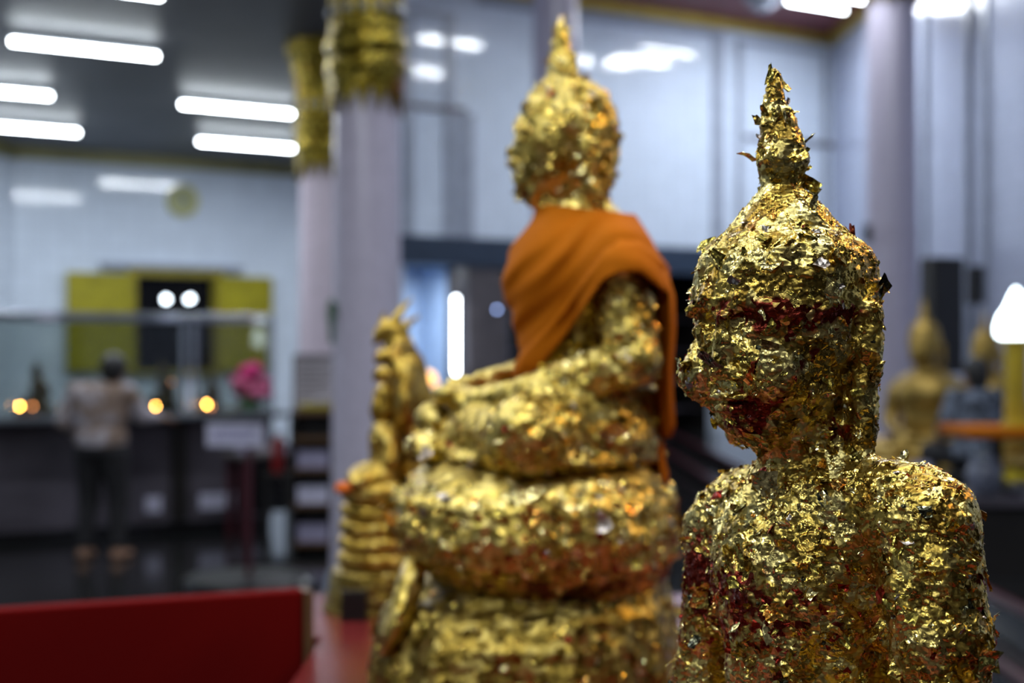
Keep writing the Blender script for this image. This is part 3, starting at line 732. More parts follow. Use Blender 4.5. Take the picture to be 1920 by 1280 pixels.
def smooth_profile(keys, step):
    """keys: (z, left px, right px, half depth) -> rings interpolated with smoothing"""
    keys = sorted(keys, key=lambda k: -k[0]); z = np.array([k[0] for k in keys], float)[::-1]
    A = np.array([k[1:] for k in keys], float)[::-1]; zz = np.arange(z[0], z[-1]+.01, step)
    out = []
    for q in zz:
        i = min(max(np.searchsorted(z, q)-1, 0), len(z)-2); t = (q-z[i])/(z[i+1]-z[i]); t = t*t*(3-2*t)*.6+t*.4
        out.append((q, *(A[i]*(1-t)+A[i+1]*t)))
    return out
def flake_mesh(C, Nrm, size, rng, lift, mats):
    """one crumpled leaf per point: 4x4 curved scrap stuck by one edge; returns verts, quads, material ids"""
    n = len(C); a = rng.normal(size=(n, 3)); T = np.cross(Nrm, a); T /= np.linalg.norm(T, axis=1)[:, None]+1e-9; B = np.cross(Nrm, T)
    w = size*rng.uniform(.6, 1.3, n); h = size*rng.uniform(.5, 1.2, n); li = lift*rng.beta(1.2, 3.0, n)*1.5
    cu = rng.uniform(-.6, .9, n); sk = rng.uniform(-.35, .35, n); tp = rng.uniform(.35, 1.1, n); K = 4
    V = np.zeros((n, K*K, 3))
    for i in range(K):
        for j in range(K):
            u = i/(K-1)-.5; v = j/(K-1)
            jit = rng.uniform(-.06, .06, (n, 2)); uu = (u*(1+(tp-1)*v)+sk*v+jit[:,0])*w; vv = (v-.15+jit[:,1])*h
            up = li*vv+cu*vv*vv/h*.5*li*1.5+rng.uniform(-.10, .12, n)*size+cu*.5*(u*w)**2/w
            V[:, i*K+j] = C+T*uu[:, None]+B*(vv*np.cos(li*.5))[:, None]+Nrm*(up+size*.04)[:, None]
    q = np.array([(i*K+j, (i+1)*K+j, (i+1)*K+j+1, i*K+j+1) for i in range(K-1) for j in range(K-1)])
    Q = (q[None]+(np.arange(n)*K*K)[:, None, None]).reshape(-1, 4)
    mi = rng.choice(len(mats), n, p=mats)
    return V, Q, mi, K
def scatter(V, Q, n, rng, accept=None):
    A = V[Q]; ctr = A.mean(1); nr = np.cross(A[:,2]-A[:,0], A[:,3]-A[:,1]); ar = np.linalg.norm(nr, axis=1)
    w = ar*(accept(ctr, nr/(ar[:,None]+1e-9)) if accept else 1); w = w/w.sum()
    i = rng.choice(len(Q), n, p=w); return ctr[i]+rng.normal(size=(n, 3))*.6, nr[i]/(ar[i][:, None]+1e-9)
def leaf_stuff(sc, name, V, Q, n, size, rng, root, lift, accept=None, weights=LEAF_W, label=None):
    C, Nn = scatter(V, Q, n, rng, accept); sz = size*rng.lognormal(0, .45, n)
    FV, FQ, mi, K = flake_mesh(C, Nn, sz, rng, lift, weights)
    o = link_mesh(name, sc.local(FV.reshape(-1, 3)), FQ, LEAVES, root, smooth=False)
    o.data.polygons.foreach_set('material_index', np.repeat(mi, (K-1)**2).astype(np.int32)); o['kind'] = 'stuff'
    if label: o['label'] = label
    return o

# ---- the small leaf-covered statue close to the camera
def front_statue():
    sc = Sculpt(1520, 1.3, TZ); root = thing('buddha_statue', 'small seated statue thickly crusted with loose crumpled gold leaf, in sharp focus', 'statue', tuple(sc.root))
    f = np.array([-.77, -.64, 0]); s_ = np.array([.64, -.77, 0]); a = math.atan2(-.64, -.77)  # ellipsoid local x = forward
    hd = lambda px, py, fw=0, sd=0: L(px, py, 0)+f*fw+s_*sd
    ang = a
    P = [
        E(hd(1474, 545), (172, 158, 122), 18, ang), E(hd(1474, 600), (176, 158, 130), 40, ang),
        E(hd(1474, 500), (164, 154, 90), 36, ang), E(hd(1474, 430), (92, 90, 66), 26, ang), E(hd(1472, 395), (62, 60, 52), 18, ang),
        Cn(hd(1466, 350), hd(1464, 300), 36, 45, 10), Cn(hd(1464, 300), hd(1456, 225), 45, 30, 14), Cn(hd(1456, 225), hd(1450, 140), 30, 14, 10),
        E(hd(1466, 665), (150, 142, 165), 30, ang), E(hd(1470, 745, 20), (125, 118, 100), 25, ang), E(hd(1478, 780, 70), (62, 64, 50), 30, ang),
        # brow ridges, lids, nose, lips
        Cn(hd(1462, 585, 140, 95), hd(1462, 560, 154, 45), 10, 13, 10), Cn(hd(1462, 560, 154, 45), hd(1462, 600, 160, 8), 13, 12, 10),
        Cn(hd(1462, 585, 140, -95), hd(1462, 560, 154, -45), 10, 13, 10), Cn(hd(1462, 560, 154, -45), hd(1462, 600, 160, -8), 13, 12, 10),
        ('x', hd(1462, 612, 160, 52), np.array((16, 44, 22)), 12, ang, 0), ('x', hd(1462, 612, 160, -52), np.array((16, 44, 22)), 12, ang, 0),
        E(hd(1462, 622, 136, 52), (20, 38, 15), 8, ang), E(hd(1462, 622, 136, -52), (20, 38, 15), 8, ang),
        Cn(hd(1462, 600, 156), hd(1462, 690, 160), 12, 18, 14), E(hd(1462, 697, 152, 20), (14, 14, 12), 10, ang), E(hd(1462, 697, 152, -20), (14, 14, 12), 10, ang),
        E(hd(1462, 740, 146), (16, 44, 9), 8, ang), E(hd(1462, 762, 141), (18, 36, 11), 8, ang), E(hd(1462, 700, 110, 85), (45, 48, 52), 30, ang), E(hd(1462, 700, 110, -85), (45, 48, 52), 30, ang),
        # ears with long lobes
        Cn(hd(1476, 590, -30, 158), hd(1476, 700, -28, 158), 30, 24, 10), Cn(hd(1476, 700, -28, 158), hd(1482, 815, -22, 142), 24, 27, 12),
        Cn(hd(1476, 590, -30, -158), hd(1476, 700, -28, -158), 30, 24, 10), Cn(hd(1476, 700, -28, -158), hd(1482, 815, -22, -142), 24, 27, 12),
        # neck, torso, arms
        Cn(hd(1510, 780), hd(1520, 890), 88, 98, 30),
        Cn(hd(1530, 915), L(1680, 955, -150), 76, 84, 40), Cn(hd(1530, 915), L(1400, 955, 150), 76, 80, 40),
        E(hd(1530, 985), (128, 215, 105), 50, ang), E(hd(1505, 1080, 10), (132, 190, 150), 50, ang), E(hd(1500, 1240), (125, 150, 200), 60, ang),
        Cn(L(1735, 985, -195), L(1762, 1200, -225), 94, 84, 34), Cn(L(1762, 1200, -225), L(1765, 1430, -235), 84, 74, 20),
        Cn(L(1368, 990, 190), L(1345, 1180, 205), 88, 74, 34), Cn(L(1345, 1180, 205), L(1305, 1390, 215), 72, 74, 20),
        Cn(L(1765, 1440, -235), L(1560, 1520, -270), 74, 50, 16), Cn(L(1560, 1520, -270), hd(1500, 1545, 210, 10), 50, 30, 16),
        Cn(L(1300, 1395, 215), L(1240, 1500, 110), 70, 50, 16), Cn(L(1240, 1500, 110), hd(1500, 1540, 215, -10), 50, 30, 16),
        E(hd(1500, 1555, 205), (60, 90, 24), 12, ang),
        E(L(1650, 1240, -50), (64, 60, 230), 24), E(hd(1510, 1490), (170, 210, 130), 50, ang),
        Cn(hd(1510, 1560, 20, 100), hd(1510, 1620, 130, 330), 120, 84, 40), Cn(hd(1510, 1560, 20, -100), hd(1510, 1620, 130, -330), 120, 84, 40),
        Cn(hd(1510, 1630, 140, 330), hd(1510, 1625, 250, -60), 80, 48, 20), Cn(hd(1510, 1640, 140, -330), hd(1510, 1600, 255, 90), 80, 46, 20),
        E(hd(1510, 1585, 240, 150), (38, 80, 24), 12, ang),
    ]
    def disp(V, N):
        b, e1 = vfacet(V+6*np.stack([vnoise(V, .03, 5), vnoise(V, .03, 6), vnoise(V, .03, 7)], 1), 1/26., 11); c, e2 = vfacet(V, 1/11., 31)
        g, _ = vfacet(V*np.array([1, 1, 1.8])+9*np.stack([vnoise(V, .06, 15), vnoise(V, .06, 16), vnoise(V, .06, 17)], 1), 1/12., 51); return b*5+c*2+g*3+(vnoise(V, 1/60., 3)-.5)*12
    body, V, Q = make_skin(sc, 'body', P, (1000-960, -620, -1110), (1960-960+60, 620, 560), 2.8, M['gold_fg'], root, disp)
    gx = 960+V[:,0]/(1+V[:,1]/F); gy = HOR-V[:,2]/(1+V[:,1]/F)
    gs = lambda x, y, rx, ry: np.exp(-((gx-x)/rx)**2-((gy-y)/ry)**2)
    wr = .55*gs(1400, 585, 120, 26)+.5*gs(1560, 590, 60, 25)+.9*gs(1405, 765, 62, 36)+.5*gs(1380, 820, 50, 30)+.85*gs(1360, 1150, 120, 110)+.75*gs(1540, 1160, 110, 110)+.3*gs(1480, 690, 120, 90)+.6*gs(1310, 1060, 40, 90)-.5*gs(1500, 480, 150, 60)-.5*gs(1500, 950, 220, 70)-.4*gs(1740, 1100, 70, 180)-.5*gs(1465, 300, 60, 150)-.4*gs(1560, 900, 200, 50)  # red leaf at brow and mouth; lower chest shade painted in as red
    body.data.attributes.new('wear_shade', 'FLOAT', 'POINT').data.foreach_set('value', wr.astype(np.float32))
    # pedestal: three moulded tiers, turned with the figure
    rings = []
    for z, r in ((-1010, 300), (-1030, 345), (-1070, 368), (-1110, 355), (-1135, 320), (-1150, 318), (-1170, 372), (-1230, 390), (-1262, 385), (-1275, 340), (-1290, 340), (-1300, 400), (-1330, 405)):
        rings.append((545, 0, z, r*.80, r*1.06, 2.6))
    rings = [(q[0], q[1], q[2]*.945, *q[3:]) for q in rings]; PV, PQ = loft_rings(rings, 96, lambda th, r: 1+.02*np.cos(th*24)*(1 if r[2] > -1150 else 0))
    ca, sa = math.cos(a), math.sin(a); x, y = PV[:,0]-545, PV[:,1].copy(); PV[:,0] = 545+x*ca-y*sa; PV[:,1] = x*sa+y*ca
    PV = PV[:, :]; o = link_mesh('pedestal', sc.local(PV), PQ, M['gold_fg'], root); zmin = min(v.co.z for v in o.data.vertices); o.location.z = -zmin
    # loose leaves: many small, then the large ones each by itself
    rng = np.random.default_rng(21)
    def dense(C, Nn):
        gx = 960+C[:,0]/(1+C[:,1]/F); gy = HOR-C[:,2]/(1+C[:,1]/F); g2 = lambda x, y, rx, ry: np.exp(-((gx-x)/rx)**2-((gy-y)/ry)**2)
        return np.clip(1-.8*g2(1450, 1170, 170, 110)-.6*g2(1400, 585, 110, 26)-.6*g2(1405, 770, 60, 40), .15, 1)
    def worn_shaded(C, Nn): return 1.02-dense(C, Nn)  # red leaf spots, and the lower chest darkened for its shade
    leaf_stuff(sc, 'dark_red_leaf', V, Q, 520, 9, rng, root, .35, accept=worn_shaded, weights=[.12, .03, .25, .06, .50, 0, .04], label='dark red and bronze leaf scraps')
    leaf_stuff(sc, 'gold_leaf', V, Q, 2800, 9, rng, root, .34, accept=dense)
    acc = lambda C, Nn: np.where((C[:,2] > -640) & (Nn[:,1] < .25), 1., 0.)*np.where(C[:,2] < -150, 1.4, 1.)
    leaf_stuff(sc, 'gold_leaf_scraps', V, Q, 330, 16, rng, root, .7, accept=acc)
    # the hundred that show largest
    C, Nn = scatter(V, Q, 84, rng, acc); sz = rng.uniform(20, 36, 84)
    ext = [(1440, 150, -12, -1, .1), (1462, 150, 14, 1, .1), (1425, 232, 0, -1, 0), (1500, 268, 0, 1, 0), (1527, 360, 0, 1, .5), (1340, 462, -20, -1, .5), (1590, 430, 0, 1, .6),
           (1300, 610, -60, -1, 0), (1655, 540, 30, 1, 0), (1835, 1000, -190, 1, .2), (1845, 1245, -230, 1, 0), (1425, 835, -60, 0, -.5), (1690, 850, -150, 0, 1), (1740, 875, -170, .4, 1), (1520, 840, -90, 0, .3), (1405, 720, -150, -.4, 0)]
    C2 = []; N2 = []
    for px, py, d, nx, nz in ext:
        q = L(px, py, d); i = np.argmin(((V-q)**2).sum(1)); C2.append(V[i]); n = np.array([nx, -.6, nz]); n /= np.linalg.norm(n)
        N2.append(n)
    C = np.concatenate([C, np.array(C2)]); Nn = np.concatenate([Nn, np.array(N2)]); sz = np.concatenate([sz, rng.uniform(24, 34, len(C2))])
    FV, FQ, mi, K = flake_mesh(C, Nn, sz, rng, 1.0, [.36, .20, .20, .10, .08, .04, .02]); mi[84:] = [2, 2, 0, 2, 0, 2, 1, 0, 4, 3, 4, 2, 1, 3, 1, 3]
    q1 = FQ[:(K-1)**2]
    names = {1: 'pale gold leaf', 3: 'orange-gold leaf', 4: 'dark red leaf', 5: 'silvery leaf', 6: 'green-black leaf'}
    for i in range(len(C)):
        o = link_mesh('gold_leaf_flake', sc.local(FV[i]), q1, LEAVES[mi[i]], root, smooth=False)
        if mi[i] in names: o['label'] = names[mi[i]]
front_statue()

# ---- the robed statue in the middle
def mid_prims():
    return [
        E(L(1064, 250), (93, 82, 92), 14), E(L(1036, 300), (76, 68, 92), 20), E(L(1064, 205), (76, 70, 52), 16), E(L(1060, 180), (52, 50, 36), 12),
        E(L(1108, 300), (44, 62, 84), 16), Cn(L(1055, 148), L(1055, 128), 25, 26, 8), Cn(L(1055, 128), L(1053, 78), 25, 14, 8), Cn(L(1053, 78), L(1052, 34), 14, 5, 6),
        E(L(1012, 360), (34, 36, 32), 16), Cn(L(985, 262, 0), L(966, 308, 0), 8, 10, 10), E(L(972, 333), (12, 22, 7), 6), E(L(976, 346), (12, 18, 7), 6),
        Cn(L(985, 244, -52), L(968, 236, -18), 5, 6, 6), Cn(L(985, 244, 52), L(968, 236, 18), 5, 6, 6),
        ('x', L(962, 256, -26), np.array((10, 24, 10)), 8, 0, 0), ('x', L(962, 256, 26), np.array((10, 24, 10)), 8, 0, 0),
        E(L(975, 262, -26), (10, 20, 7), 5), E(L(975, 262, 26), (10, 20, 7), 5),
        Cn(L(1098, 268, -84), L(1102, 325, -84), 15, 12, 6), Cn(L(1102, 325, -84), L(1112, 366, -80), 12, 17, 8), Cn(L(1098, 268, 84), L(1102, 325, 84), 15, 12, 6), Cn(L(1102, 325, 84), L(1112, 366, 80), 12, 17, 8),
        Cn(L(1072, 370), L(1082, 430), 46, 54, 20),
        Cn(L(1100, 425), L(1150, 500, -130), 44, 58, 40), Cn(L(1100, 425), L(1120, 500, 130), 44, 58, 40),
        E(L(1070, 525), (112, 150, 110), 40), E(L(1140, 520), (84, 140, 112), 40), E(L(1085, 660), (98, 125, 120), 50), E(L(1120, 760), (120, 185, 70), 40),
        Cn(L(1160, 530, -168), L(1186, 668, -196), 52, 46, 24), Cn(L(1186, 680, -196), L(985, 738, -150), 46, 30, 12), Cn(L(985, 738, -150), L(885, 752, -40), 29, 22, 10),
        Cn(L(1110, 530, 168), L(1120, 660, 205), 50, 44, 24), Cn(L(1120, 665, 205), L(960, 705, 120), 44, 26, 12), Cn(L(960, 705, 120), L(860, 728, 10), 25, 20, 10),
        E(L(855, 738, 0), (44, 52, 17), 8), E(L(880, 752, -10), (44, 56, 16), 8),
        E(L(1130, 812), (104, 235, 58), 30), Cn(L(1130, 800, -110), L(985, 808, -270), 70, 60, 30), Cn(L(1130, 800, 110), L(985, 808, 270), 70, 60, 30),
        Cn(L(980, 822, -270), L(850, 800, 40), 58, 34, 16), Cn(L(980, 822, 270), L(860, 830, -60), 58, 36, 16), E(L(812, 786, 30), (34, 60, 34), 14), E(L(800, 838, -50), (34, 56, 30), 14),
        E(L(1030, 848), (205, 280, 30), 24),
    ]
def hair_disp(amp, sp, center):
    def g(V):
        _, e = vfacet(V, 1/sp, 77); q = V-center
        hair = ((q[:,0] > 22) & (np.abs(q[:,1]) < 78) & (q[:,2] > -120)) | ((q[:,2] > 48-.25*q[:,0]) & (q[:,2] < 110))
        return np.where(hair, np.clip(.62-e, 0, 1)*amp, 0)
    return g
hc = L(1064, 250); MIDV = None
def middle_statue():
    global MIDV
    sc = Sculpt(1000, 2.55, TZ); root = thing('buddha_statue', 'gilded seated statue in profile with an orange robe over its shoulder', 'statue', tuple(sc.root))
    P = mid_prims(); hd = hair_disp(15, 14., hc)
    def disp(V, N):
        b, e = vfacet(V, 1/22., 15); h = V[:,2] > 270
        return b*np.where(h, 3, 7)+(vnoise(V, 1/40., 3)-.5)*np.where(h, 3, 8)+hd(V)*h
    body, V, Q = make_skin(sc, 'body', P, (-230, -370, -240), (330, 370, 650), 4.2, M['gold_mid'], root, disp); MIDV = (V, Q)
    wr = -.9*np.exp(-((V[:,2]-380)/130)**2)-.5*np.exp(-((V[:,2]+20)/140)**2)+.6*np.exp(-((V[:,2]+215)/16)**2)  # shade painted into the underside band; red held off head and arms
    body.data.attributes.new('wear_shade', 'FLOAT', 'POINT').data.foreach_set('value', wr.astype(np.float32))
    # lotus seat and draped base
    def tier(name, keys, mat, wave=None, lumps=7, step=5, pw=2.3):
        rings = [((a+b)/2-960, 0, z, (b-a)/2, d, pw) for z, a, b, d in smooth_profile(keys, step)]
        TV, TQ = loft_rings(rings, 260, wave)
        bF, _ = vfacet(TV, 1/24., 41); c = np.array([np.mean(TV[:,0]), 0, 0]); n = TV-c; n[:,2] = 0; n /= np.linalg.norm(n, axis=1)[:, None]+1e-9
        TV = TV+n*(bF*lumps+(vnoise(TV, 1/50., 9)-.5)*lumps*1.6)[:, None]
        to = link_mesh(name, sc.local(TV), TQ, mat, root)
        wr = .7*np.exp(-((TV[:,2]-Z(1055))/26)**2)-.6*np.exp(-((TV[:,2]-Z(955))/60)**2)-.4*np.exp(-((TV[:,2]-Z(1190))/60)**2)  # shade painted into the recess under the seat, bulges kept gold
        to.data.attributes.new('wear_shade', 'FLOAT', 'POINT').data.foreach_set('value', wr.astype(np.float32))
        return to, TV, TQ
    Z = lambda py: HOR-py
    pet = lambda th, r: 1+.014*np.abs(np.sin(th*26))*(Z(900) > r[2])*(r[2] > Z(1070))
    o, TV, TQ = tier('lotus_seat', [(Z(858), 830, 1205, 230), (Z(872), 800, 1225, 270), (Z(892), 766, 1240, 300), (Z(925), 742, 1256, 325), (Z(975), 736, 1262, 335), (Z(1020), 758, 1258, 325), (Z(1050), 800, 1248, 290), (Z(1085), 822, 1240, 270)], M['gold_mid'], pet)
    dr = lambda th, r: 1+.018*np.sin(th*9+r[2]*.01)+.01*np.sin(th*17)
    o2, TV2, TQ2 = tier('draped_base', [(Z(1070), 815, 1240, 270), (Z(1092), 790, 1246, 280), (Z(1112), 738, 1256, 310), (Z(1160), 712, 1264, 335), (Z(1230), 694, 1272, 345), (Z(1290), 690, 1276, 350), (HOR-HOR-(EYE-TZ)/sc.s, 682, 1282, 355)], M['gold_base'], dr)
    rng = np.random.default_rng(5); wts = [.5, .22, .16, .06, .03, .03, 0]
    hx0 = np.array([900, 980, 1060, 1100, 1130, 1160, 1200, 1262]); hy0 = np.array([790, 735, 650, 590, 545, 530, 530, 580])
    def body_low(C, Nn):
        px = 960+C[:,0]/(1+C[:,1]/F); py = HOR-C[:,2]/(1+C[:,1]/F)
        return np.where((py > 378) & (py < np.interp(px, hx0, hy0)+np.clip(C[:,1], 0, 400)*.3), 0, 1)*np.where(C[:,2] < 250, 1, 1.3)
    leaf_stuff(sc, 'gold_leaf', V, Q, 3200, 10, rng, root, .4, accept=body_low, weights=wts)
    leaf_stuff(sc, 'gold_leaf_on_seat', TV, TQ[:-2], 1500, 12, rng, root, .35, weights=wts, accept=lambda C, Nn: np.where((C[:,2] < Z(885)) & (C[:,2] > Z(1040)), 1., 0.01))
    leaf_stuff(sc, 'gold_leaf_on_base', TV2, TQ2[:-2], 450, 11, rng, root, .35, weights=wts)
    # hanging cloth tails of the gilded base
    DV, DQ = loft_rings([(x-960, d, Z(py), rx, ry, 2) for py, x, d, rx, ry in ((1020, 790, -150, 18, 40), (1060, 782, -175, 26, 46), (1100, 772, -190, 24, 50), (1140, 758, -200, 22, 46), (1180, 742, -205, 12, 30))], 32)
    link_mesh('cloth_tail', sc.local(DV), DQ, M['gold_mid'], root)
    # orange robe: a cloth shell over chest, shoulder and back
    T = [p for p in P[20:28]]+[Cn(L(1160, 530, -168), L(1172, 600, -180), 52, 49, 24), Cn(L(1110, 530, 168), L(1116, 600, 185), 50, 44, 24), Cn(L(1072, 395), L(1082, 430), 46, 54, 20)]
    hx = np.array([900, 945, 980, 1020, 1060, 1100, 1130, 1160, 1200, 1225, 1262]); hy = np.array([790, 760, 716, 680, 632, 572, 528, 512, 512, 530, 560])
    def robe(Pp):
        px = 960+Pp[:,0]/(1+Pp[:,1]/F); py = HOR-Pp[:,2]/(1+Pp[:,1]/F); d = sdf(T, Pp); hem = np.interp(px, hx, hy)+np.clip(Pp[:,1], 0, 400)*.25
        u = hem-py
        band = np.clip((62-u)/10, 0, 1)
        fold = 3.2*np.sin(u/15.+Pp[:,1]*.02)+2.2*np.sin(u/8.+px*.03)+2.5*np.sin(px/20.)
        off = 12+11*band+fold*.8
        sh = np.abs(d-off)-4.5-2*band
        clip = np.maximum(py-hem, (386+.12*(px-1060))-py)
        return np.maximum(sh, clip)
    RV, RQ = surface(robe, (-60, -330, -130), (340, 330, 300), 4.0)
    rb = link_mesh('robe', sc.local(RV), RQ, M['orange'], root)
    sm = rb.modifiers.new('smooth', 'SMOOTH'); sm.iterations = 3
    tail = [(505, 1222, -60, 14, 95), (560, 1236, -80, 16, 95), (620, 1238, -90, 15, 88), (690, 1234, -95, 14, 75), (740, 1236, -95, 14, 60), (790, 1240, -92, 15, 50), (812, 1240, -90, 8, 40)]
    TVv, TQq = loft_rings([(x-960, d, Z(py), rx, ry, 2) for py, x, d, rx, ry in tail], 64, lambda th, r: 1+.06*np.sin(th*7))
    link_mesh('robe_tail', sc.local(TVv), TQq, M['orange'], root)
    TVv, TQq = loft_rings([(x-960, d, Z(py), rx, ry, 2) for py, x, d, rx, ry in ((790, 1228, -40, 10, 60), (850, 1226, -55, 12, 55), (880, 1232, -60, 14, 50), (912, 1236, -60, 8, 44))], 48, lambda th, r: 1+.05*np.sin(th*6))
    link_mesh('robe_hem', sc.local(TVv), TQq, M['orange'], root)
    return sc, root
MS, MROOT = middle_statue()

# ---- the small naga statue
def naga_statue():
    sc = Sculpt(682, 3.43, TZ); root = thing('naga_statue', 'small gilded figure on a coiled tall base sheltered by a rearing horned serpent', 'statue', tuple(sc.root))
    P = [E(L(704, 892), (52, 66, 26), 14), E(L(724, 838), (32, 44, 50), 16), E(L(724, 812), (28, 52, 24), 14), Cn(L(722, 800), L(722, 780), 14, 14, 8),
         E(L(722, 762), (26, 24, 32), 8), E(L(716, 775), (20, 18, 22), 8), Cn(L(702, 758), L(698, 770), 4, 5, 4), E(L(724, 736), (22, 22, 18), 8), Cn(L(726, 726), L(728, 694), 12, 4, 6),
         Cn(L(728, 815, -46), L(735, 860, -56), 14, 12, 8), Cn(L(735, 862, -56), L(690, 882, -20), 12, 9, 6), Cn(L(728, 815, 46), L(735, 860, 56), 14, 12, 8), Cn(L(735, 862, 56), L(690, 882, 20), 12, 9, 6),
         Cn(L(720, 890, -40), L(676, 900, -70), 22, 18, 10), Cn(L(676, 904, -70), L(662, 898, 20), 18, 12, 8), Cn(L(720, 890, 40), L(676, 900, 70), 22, 18, 10)]
    def disp(V, N): b, _ = vfacet(V, 1/14., 5); return b*3
    make_skin(sc, 'body', P, (-330, -110, -275), (-190, 110, -20), 3.0, M['gold_small'], root, disp)
    H = [Cn(L(772, 920), L(786, 840), 32, 30, 10), Cn(L(786, 840), L(780, 760), 30, 34, 12), Cn(L(780, 760), L(762, 690), 34, 34, 14), Cn(L(762, 690), L(742, 630), 32, 24, 12),
         E(L(765, 735), (26, 86, 70), 22), E(L(750, 680), (24, 60, 44), 18),
         E(L(735, 618), (28, 22, 20), 10), Cn(L(722, 615), L(706, 628), 13, 8, 8), Cn(L(716, 632), L(704, 642), 8, 5, 5),
         E(L(722, 668, -42), (20, 14, 15), 8), E(L(714, 676, -44), (12, 9, 8), 5), E(L(722, 668, 42), (20, 14, 15), 8), E(L(716, 702, -66), (18, 13, 14), 8), E(L(708, 710, -68), (10, 8, 7), 5), E(L(716, 702, 66), (18, 13, 14), 8),
         Cn(L(738, 604, -6), L(752, 582, -8), 9, 6, 6), Cn(L(752, 582, -8), L(772, 560, -8), 6, 2.5, 4), Cn(L(752, 618, 4), L(768, 604, 4), 8, 6, 5), Cn(L(768, 604, 4), L(786, 592, 4), 6, 2.5, 4),
         Cn(L(716, 606), L(720, 586), 6, 3, 4)]
    make_skin(sc, 'serpent_hood', H, (-275, -110, -275), (-120, 110, 110), 3.0, M['gold_small'], root, disp)
    Z = lambda py: HOR-py
    zb = -(EYE-TZ)/sc.s
    keys = [(Z(900), 652, 764, 78), (Z(912), 640, 772, 88), (Z(930), 642, 770, 88), (Z(940), 652, 764, 78)]
    def tier(name, keys, mat, amp=4, n=96):
        rings = [((a+b)/2-960, 0, z, (b-a)/2, d, 2.2) for z, a, b, d in smooth_profile(keys, 3)]
        V, Q = loft_rings(rings, n); b, _ = vfacet(V, 1/14., 9); V[:,0] += b*amp; return link_mesh(name, sc.local(V), Q, mat, root)
    tier('seat', keys, M['gold_small'])
    y = 938; w = 0
    for k in range(4):
        tier('serpent_coil', [(Z(y), 652-w, 766+w, 74+w), (Z(y+8), 640-w, 774+w, 84+w), (Z(y+22), 640-w, 774+w, 84+w), (Z(y+31), 652-w, 766+w, 74+w)], M['gold_small']); y += 30; w += 2
    tier('base', [(Z(1056), 646, 772, 80), (Z(1066), 624, 784, 98), (Z(1090), 619, 790, 102), (Z(1122), 612, 796, 106), (zb, 606, 800, 110)], M['gold_base'])
    q = pt(650, 0, 3.08); t = thing('small_black_box', 'small black box on the red table top against the base of the naga statue', 'box', ((664-960)/F*3.27, 3.27, TZ), .1)
    MB().box(-.03, .028, -.02, .02, 0, .062).build('box_body', M['black'], t, bevel=.003); MB().box(-.031, .029, -.021, .021, .062, .068).build('lid', M['blackwood'], t)
    q = pt(644, 914, 3.34); t = thing('marigold', 'orange marigold tucked at the edge of the naga statue seat', 'flower', tuple(q))
    MB().lathe([(.004, -.014), (.016, -.010), (.021, 0), (.016, .010), (.004, .013)], 28, fn=lambda a, b, th: (a*(1+.12*math.cos(9*th)), b)).build('blossom', M['marigold'], t, True)
    MB().tube([(0, 0, -.01), (.012, .01, -.02), (.03, .015, -.018)], .003, 6).build('stem', M['green'], t, True)
naga_statue()

# ---- coarser figures far back
def far_mesh():
    V, Q = surface(lambda P: sdf(mid_prims(), P), (-230, -370, -240), (330, 370, 650), 9)
    return np.stack([V[:,0]-60, V[:,1], V[:,2]+225], 1)/880., Q         # height 1, facing -X, seat at z = 0
FV_, FQ_ = far_mesh()
def far_buddha(name, label, cat, loc, h, rz, mat, ped, group=None, robe=None):
    t = thing(name, label, cat, loc, rz, group)
    link_mesh('body', FV_*h+np.array([0, 0, ped]), FQ_, mat, t)
    r = .34*h; MB().lathe([(r*1.25, 0), (r*1.25, ped*.15), (r*1.05, ped*.25), (r*1.0, ped*.5), (r*1.12, ped*.62), (r*1.2, ped*.8), (r*1.05, ped+.02*h)], 40, fn=lambda a, b, th: (a*(1+.02*math.cos(18*th)), b)).build('pedestal', mat, t, True)
    return t
q = pt(1728, 0, 12.0)
far_buddha('golden_statue', 'dim golden seated statue with pointed crown beside the tall grey column', 'statue', (q.x, q.y, .30), 1.45, .95, M['gold_far'], .36)
q = pt(1832, 0, 14.0)
far_buddha('golden_statue', 'dim golden seated statue behind the dark-haired person in grey', 'statue', (q.x+.05, q.y, .30), 1.45, .8, M['gold_far'], .30)
for px, off, h, z, lb in ((65, -.5, .50, 1.07, 'small dark statue behind the counter glass nearest the corner'), (152, -.45, .34, 1.07, 'small dark statue behind the glass before the wider yellow shutter'),
                          (302, -.55, .50, 1.07, 'dark statue behind the glass under the black window'), (392, -.5, .40, 1.07, 'dark statue behind the glass just past the steel posts'), (468, -.45, .38, 1.07, 'small dark statue behind the glass above the pink flowers')):
    q = on_counter(px, off); far_buddha('bronze_statue', lb, 'statue', (q.x, q.y, z), h*.85, .9, M['bronze'], h*.12, 'dark statues behind the counter glass')
q0 = on_counter(200, -.7)

